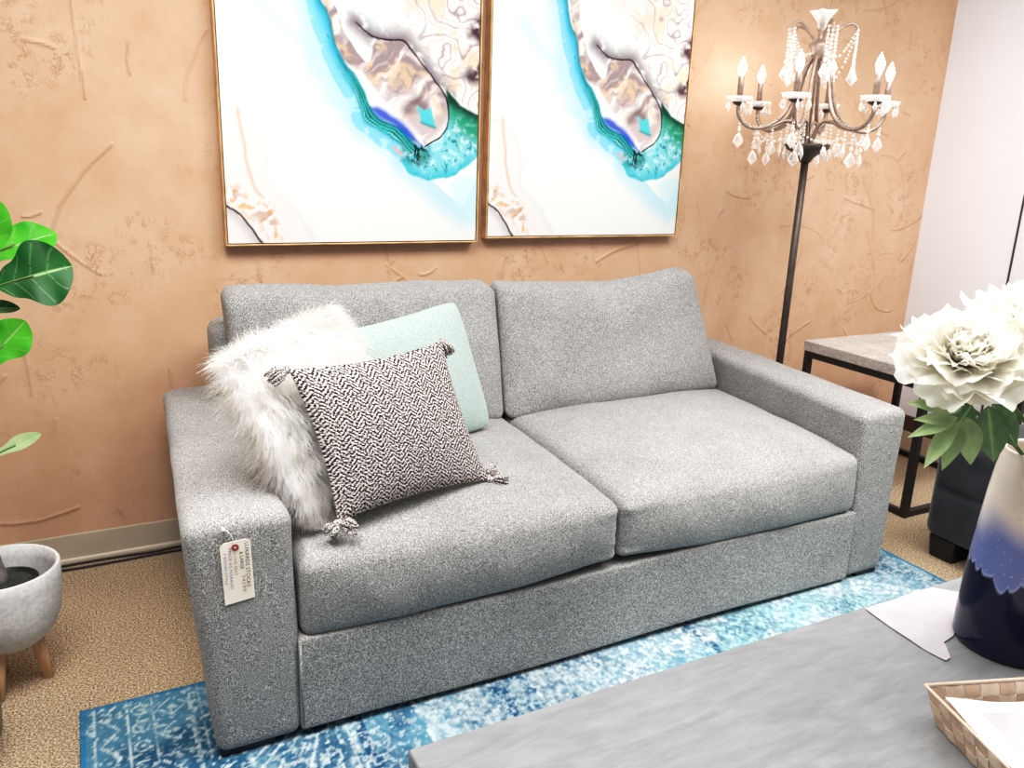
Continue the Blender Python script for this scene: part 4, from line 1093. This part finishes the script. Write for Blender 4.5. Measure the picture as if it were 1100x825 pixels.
def peony(name, label, c, axis, R, seed, rim, leaves=()):
    t = thing(name, label, 'flower', (VX, VY, TZ + .30), 'cream peonies in the blue vase')
    obj('bloom', bloom(c, axis, R, seed), M['petal'], t)
    ax = V(axis).normalized(); c = V(c)
    obj('stem', tube(catmull([tuple(c - ax * R * .1), tuple(c - ax * R * .75), rim, (VX + (rim[0] - VX) * .3, VY + (rim[1] - VY) * .3, TZ + .31)], 6), .0042, 8), M['stem'], t)
    for mat, args, kw in leaves:
        add_leaf('leaf', t, M[mat], *args, **kw)
    return t
LEAVES1 = []
NC = (-.62, -.62, .45)
def lf(mat, b, t, w, n=NC, **k):
    b = V(b); t = V(t); return (mat, (b, t - b, n, (t - b).length, w), k)
RIM = (VX - .066, VY + .01, TZ + .445)
J = (1.415, .895, 1.012)
L1 = [lf('leaf_pale', J, (1.290, .900, .988), .030, droop=.02), lf('leaf_pale', (1.405, .896, 1.010), (1.305, .905, 1.018), .026, droop=.02),
      lf('leaf_pale', (1.405, .893, 1.006), (1.336, .890, .924), .036, droop=.02), lf('leaf_pale', (1.425, .893, 1.006), (1.384, .885, .914), .040, droop=.03),
      lf('leaf_pale', (1.440, .893, 1.010), (1.462, .880, .914), .052, droop=.03), lf('leaf_pale', (1.44, .905, 1.025), (1.300, .915, 1.048), .040, droop=.05)]
L2 = [lf('leaf_deep', (1.485, .885, 1.030), (1.500, .860, .922), .070, droop=.03), lf('leaf_deep', (1.505, .890, 1.030), (1.575, .865, .940), .060, droop=.03),
      lf('leaf_deep', (1.46, .90, 1.03), (1.43, .92, .945), .055, droop=.03), lf('leaf_deep', (1.60, .86, 1.02), (1.66, .80, .905), .060, droop=.06)]
L3 = [lf('leaf_deep', (1.70, .86, .97), (1.64, .79, .885), .055, droop=.05), lf('leaf_deep', (1.66, .90, .99), (1.58, .87, .925), .05, droop=.05), lf('leaf_deep', (1.74, .85, .96), (1.72, .76, .90), .055, droop=.05)]
peony('peony', 'cream peony leaning out to the left of the blue vase above pale leaves', (1.424, .912, 1.110), (-.48, -.42, .78), .112, 3, RIM, L1)
peony('peony', 'larger cream peony standing upright above the rim of the blue vase', (1.590, .885, 1.128), (-.22, -.42, .85), .145, 8, (RIM[0] + .03, RIM[1] - .03, RIM[2]), L2)
obj_ = None

# ================================================================== SPLINT BASKET WITH PAPERS
bk = thing('basket', 'shallow woven pale wood splint basket holding papers at the corner of the coffee table', 'basket', (1.45, .62, TZ))
BC = V((1.322, .800, TZ)); bx_ = V((.945, -.327, 0)); by_ = V((-.327, -.945, 0))   # far-left corner, along the far rim, along the left rim
BL_, BW_, BH = .34, .30, .074; IN = .022
def bpt(u, v, z, outw=0.0):
    """u along the far rim, v towards the viewer, floor is smaller than the rim"""
    k = IN * (1 - z / BH); uu = k + u * (BL_ - 2 * k); vv = k + v * (BW_ - 2 * k); return BC + bx_ * uu + by_ * vv + V((0, 0, z))
def wall(side):
    parts = []; nb, nc = 3, 9
    for b in range(nb):
        for c in range(nc):
            over = (b + c) % 2; th = .0022 if over else .0008
            z0, z1 = .002 + (BH - .006) * b / nb + .0006, .002 + (BH - .006) * (b + 1) / nb - .0006; e = .0 if over else .003
            q = []
            for t, z in ((c / nc + e / .3, z0), ((c + 1) / nc - e / .3, z0), ((c + 1) / nc - e / .3, z1), (c / nc + e / .3, z1)):
                u, v = {'far': (t, 0), 'near': (t, 1), 'left': (0, t), 'right': (1, t)}[side]; q.append(bpt(u, v, z))
            nrm = {'far': -by_, 'near': by_, 'left': -bx_, 'right': bx_}[side]
            mid = [(q[0] + q[1]) / 2 + nrm * th * .6, (q[3] + q[2]) / 2 + nrm * th * .6]
            vs = [tuple(q[0] + nrm * th * .3), tuple(mid[0] + nrm * th), tuple(q[1] + nrm * th * .3), tuple(q[2] + nrm * th * .3), tuple(mid[1] + nrm * th), tuple(q[3] + nrm * th * .3)]
            vs += [tuple(V(p) - nrm * (.0016 + th * 1.2)) for p in vs]
            parts.append((vs, [(0, 1, 4, 5), (1, 2, 3, 4), (6, 11, 10, 7), (7, 10, 9, 8), (0, 6, 7, 1), (1, 7, 8, 2), (2, 8, 9, 3), (3, 9, 10, 4), (4, 10, 11, 5), (5, 11, 6, 0)]))
    return join(*parts)
for s in ('far', 'left', 'near', 'right'):
    ws = obj('woven_side', wall(s), M['splint'], bk, smooth=False); ws.data.materials.append(M['splint_dark'])
    for pi, p_ in enumerate(ws.data.polygons): p_.material_index = 1 if ((pi // 10) // 9 + (pi // 10) % 9) % 2 == 0 else 0
obj('rim', tube([bpt(0, 0, BH), bpt(1, 0, BH), bpt(1, 1, BH), bpt(0, 1, BH), bpt(0, 0, BH)], .0032, 6), M['splint'], bk)
fl = [bpt(0, 0, .001), bpt(1, 0, .001), bpt(1, 1, .001), bpt(0, 1, .001)]
obj('bottom', ([tuple(p) for p in fl] + [tuple(p + V((0, 0, .003))) for p in fl], [(3, 2, 1, 0), (4, 5, 6, 7), (0, 1, 5, 4), (1, 2, 6, 5), (2, 3, 7, 6), (3, 0, 4, 7)]), M['splint'], bk, smooth=False)
def sheet_paper(u0, u1, v0, v1, z, tilt, lab, seed, pic=False):
    nx, ny = 14, 14; vs = []
    for j in range(ny):
        for i in range(nx):
            u = u0 + (u1 - u0) * i / (nx - 1); v = v0 + (v1 - v0) * j / (ny - 1)
            p = bpt(u, v, BH); zz = TZ + z + tilt * (1 - i / (nx - 1)) + .006 * math.sin(i * .5 + seed) * math.sin(j * .4 + seed) ; vs.append((p.x, p.y, zz))
    o = obj('paper_sheet', (vs, grid_faces(nx, ny)), M['paper'], loc=(BC.x + .1, BC.y - .1, TZ + z)); tag(o, lab, 'paper')
    if pic:
        k = [(i, j) for j in range(2, 11) for i in range(2, 12)]; ids = {q: n for n, q in enumerate(k)}
        vv = [tuple(V(vs[j * nx + i]) + V((0, 0, .0006))) for i, j in k]
        ff = [(ids[i, j], ids[i + 1, j], ids[i + 1, j + 1], ids[i, j + 1]) for i, j in k if (i + 1, j) in ids and (i, j + 1) in ids and (i + 1, j + 1) in ids]
        h = len(ff) * 5 // 9
        obj('picture', (vv, ff), M['photo_grey'], o, label='grey printed picture')
    return o
sheet_paper(.10, .97, .16, .98, .030, .020, 'white sheet of paper lying underneath in the splint basket', 1)
sheet_paper(.06, .94, .10, .90, .040, .024, 'white sheet with a grey printed picture lying on top in the splint basket', 2, True)

# ================================================================== FIDDLE-LEAF FIG AND PLANTER
PX, PY = -.277, 2.335
pl = thing('planter', 'pale grey concrete bowl planter on splayed wooden legs by the baseboard', 'planter', (PX, PY, 0))
bowl = [(.0001, .132), (.05, .133), (.09, .143), (.122, .172), (.140, .215), (.148, .265), (.151, .318), (.151, .352), (.147, .356), (.140, .354), (.139, .318), (.136, .265), (.125, .205), (.10, .165), (.05, .15), (.0001, .15)]
RS = .138 / .151
obj('bowl', lathe([(r * RS, z) for r, z in bowl], (PX, PY, 0), 56), M['pot'], pl)
for k, a in enumerate((math.radians(0), math.radians(120), math.radians(240))):
    c, s = math.cos(a), math.sin(a)
    obj('leg', tube([(PX + .056 * c, PY + .056 * s, .158), (PX + .066 * c, PY + .066 * s, .075), (PX + .076 * c, PY + .076 * s, .0008)], [.019, .0165, .0125], 14), M['wood'], pl)
fg = thing('fiddle_leaf_fig', 'fiddle-leaf fig plant with broad glossy leaves growing in the concrete planter', 'plant', (PX, PY, .19))
obj('nursery_pot', lathe([(.0001, .158), (.070, .160), (.080, .305), (.080, .312), (.076, .312), (.075, .305), (.0001, .3045)], (PX + .004, PY + .004, 0), 36), M['black'], fg, label='black plastic nursery pot inside the planter')
obj('soil', lathe([(.0745, .303), (.050, .309), (.0001, .311)], (PX + .004, PY + .004, 0), 24, lambda a, i: .02 * math.sin(5 * a)), M['soil'], fg)
tr = [(PX - .006, PY + .004, .30), (PX - .026, PY + .012, .45), (PX - .030, PY + .01, .65), (PX - .050, PY, .85), (PX - .055, PY, 1.05), (PX - .06, PY + .01, 1.30), (PX - .06, PY + .01, 1.50)]
obj('trunk', tube(catmull(tr, 5), [.024, .022, .021, .020] + [.019] * 12 + [.017] * 10 + [.013] * 5, 12), M['bark'], fg)
def fig_leaf(mat, b, t, w, n, petiole, **k):
    b, t = V(b), V(t); o = add_leaf('leaf', fg, M[mat], b, t - b, n, (t - b).length, w, 'fig', nu=16, nv=72, **k)
    obj('leaf_stalk', tube(catmull([petiole, tuple((V(petiole) + b) / 2 + V((0, 0, -.006))), tuple(b), tuple(b.lerp(t, .5))], 4), [.0036] * 6 + [.0024] * 7, 6), M['stem'], o)
NCf = (.12, -.86, .36)
fig_leaf('fig_dark', (-.205, 2.345, 1.098), (-.036, 2.335, 1.150), .175, (.10, -.88, .42), (PX - .05, PY, 1.05), fold=.10, droop=.10, wave=.05)
fig_leaf('fig_bright', (-.245, 2.42, 1.150), (-.070, 2.445, 1.235), .125, (-.05, -.70, .70), (PX - .055, PY, 1.12), fold=.12, droop=.16, wave=.10, seed=2)
fig_leaf('fig_bright', (-.240, 2.32, 1.140), (-.168, 2.30, 1.305), .085, (.25, -.9, .1), (PX - .055, PY, 1.10), fold=.30, droop=.05, wave=.06, seed=1)
fig_leaf('fig_dark', (-.285, 2.33, 1.40), (-.180, 2.30, 1.335), .11, NCf, (PX - .06, PY, 1.38), fold=.15, droop=.1, wave=.05)
fig_leaf('fig_dark', (-.265, 2.36, 1.045), (-.160, 2.38, 1.040), .055, (-.1, -.5, .86), (PX - .055, PY, 1.03), fold=.2, droop=.05)
fig_leaf('fig_bright', (-.255, 2.34, .90), (-.150, 2.34, 1.010), .105, (.2, -.9, .2), (PX - .045, PY, .87), fold=.28, droop=.04, wave=.06, seed=3)
fig_leaf('leaf_pale', (-.265, 2.345, .660), (-.150, 2.345, .712), .042, (-.2, -.8, .6), (PX - .030, PY, .64), fold=.35, droop=.08)
fig_leaf('fig_bright', (-.36, 2.33, 1.15), (-.50, 2.28, 1.22), .14, (-.2, -.7, .6), (PX - .055, PY, 1.12), fold=.15, droop=.15, wave=.06)
fig_leaf('fig_dark', (-.37, 2.36, 1.30), (-.55, 2.38, 1.34), .15, (-.1, -.6, .75), (PX - .06, PY, 1.28), fold=.15, droop=.15, wave=.06)
fig_leaf('fig_bright', (-.33, 2.36, 1.50), (-.28, 2.40, 1.68), .14, (.1, -.9, .3), (PX - .06, PY, 1.48), fold=.2, droop=.1, wave=.06)

# round vessel at the lower left edge of the view
o = obj('floor_basket', lathe([(.0001, .001), (.10, .001), (.135, .015), (.160, .07), (.168, .13), (.160, .19), (.135, .235), (.120, .25), (.112, .246), (.13, .21), (.145, .13), (.12, .03), (.0001, .02)], (-.448, 2.03, 0), 48, lambda a, i: .018 * math.sin(16 * a + i * .8)), M['ridged'], loc=(-.448, 2.03, 0))
tag(o, 'round grey-brown woven basket standing on the carpet in front of the planter', 'basket')

# ================================================================== LIGHT
def area(name, loc, size, energy, col, target, sy=None, spread=PI):
    d = bpy.data.lights.new(name, 'AREA'); d.energy = energy; d.color = col; d.shape = 'RECTANGLE'; d.size = size; d.size_y = sy or size; d.spread = spread
    o = bpy.data.objects.new(name, d); COL.objects.link(o); o.location = loc
    o.rotation_euler = (V(target) - V(loc)).to_track_quat('-Z', 'Y').to_euler(); return o
area('ceiling_light_panel', (1.3, 1.3, 2.95), 2.8, 70, (1, .985, .97), (1.3, 1.5, 0), 1.2)
area('ceiling_light_panel', (2.9, .5, 2.95), 1.6, 30, (1, .985, .97), (2.4, .9, 0), 1.6, 2.4)
area('ceiling_light_panel', (-.15, .95, 2.95), 1.2, 15, (1, .985, .97), (.05, 1.75, .3), 1.2, 1.9)
def spot(name, loc, target, energy, angle, blend, col=(1, .95, .88), r=.05):
    d = bpy.data.lights.new(name, 'SPOT'); d.energy = energy; d.spot_size = math.radians(angle); d.spot_blend = blend; d.color = col; d.shadow_soft_size = r
    o = bpy.data.objects.new(name, d); COL.objects.link(o); o.location = loc; o.rotation_euler = (V(target) - V(loc)).to_track_quat('-Z', 'Y').to_euler()
spot('track_or_fill_spot', (2.6, .3, 2.9), (2.02, 1.88, .5), 150, 34, 1.0, r=.1)
spot('track_or_fill_spot', (2.6, 1.0, 2.9), (4.15, 2.2, 1.3), 140, 80, 1.0, (.97, .985, 1), r=.15)  # unseen fill lamp added to whiten the right wall
spot('track_or_fill_spot', (-.5, 1.3, 2.9), (.27, 2.0, .7), 110, 22, 1.0, r=.08)  # extra lamp added only to brighten the top of the left sofa arm
spot('track_or_fill_spot', (.1, 1.5, 2.9), (-.05, 3.05, 1.95), 32, 84, 1.0, r=.12)  # added wash of light for the upper left of the copper wall
spot('track_or_fill_spot', (.9, .1, 2.9), (1.46, .9, 1.12), 34, 17, 1.0, r=.1)  # narrow fill added to lift the peonies, no known fixture
wd = bpy.data.worlds.new('showroom'); sc.world = wd; wd.use_nodes = True
wd.node_tree.nodes['Background'].inputs[0].default_value = (1, .985, .97, 1); wd.node_tree.nodes['Background'].inputs[1].default_value = .22

# ================================================================== CAMERA
cam = bpy.data.cameras.new('camera'); cam.sensor_width = 36; cam.lens = 874.14 / 1100 * 36; cam.clip_start = .02
co = bpy.data.objects.new('camera', cam); COL.objects.link(co)
rX, rD, rF = V((.88802, -.45912, .03497)), V((-.0930, -.2544, -.9626)), V((.4503, .8512, -.2685))
rX = V((.88802, -.4588, .0352)); 
R3 = Matrix((rX, -rD, -rF)).transposed()
co.matrix_world = Matrix.Translation((0, 0, 1.45)) @ R3.to_quaternion().to_matrix().to_4x4()
sc.camera = co
sc.view_settings.view_transform = 'Standard'; sc.view_settings.look = 'None'; sc.view_settings.exposure = 0.15; sc.view_settings.gamma = 1.0
vs_ = sc.view_settings; vs_.use_curve_mapping = True
cu_ = vs_.curve_mapping.curves[3]
for x_, y_ in ((.04, .024), (.12, .088), (.21, .190), (.36, .395), (.60, .67)): cu_.points.new(x_, y_)
vs_.curve_mapping.update()
sc.cycles.max_bounces = 8; sc.cycles.transparent_max_bounces = 12; sc.cycles.transmission_bounces = 8; sc.cycles.glossy_bounces = 4; sc.cycles.diffuse_bounces = 4
sc.cycles.caustics_reflective = False; sc.cycles.caustics_refractive = False; sc.cycles.sample_clamp_indirect = 6; sc.cycles.use_denoising = True
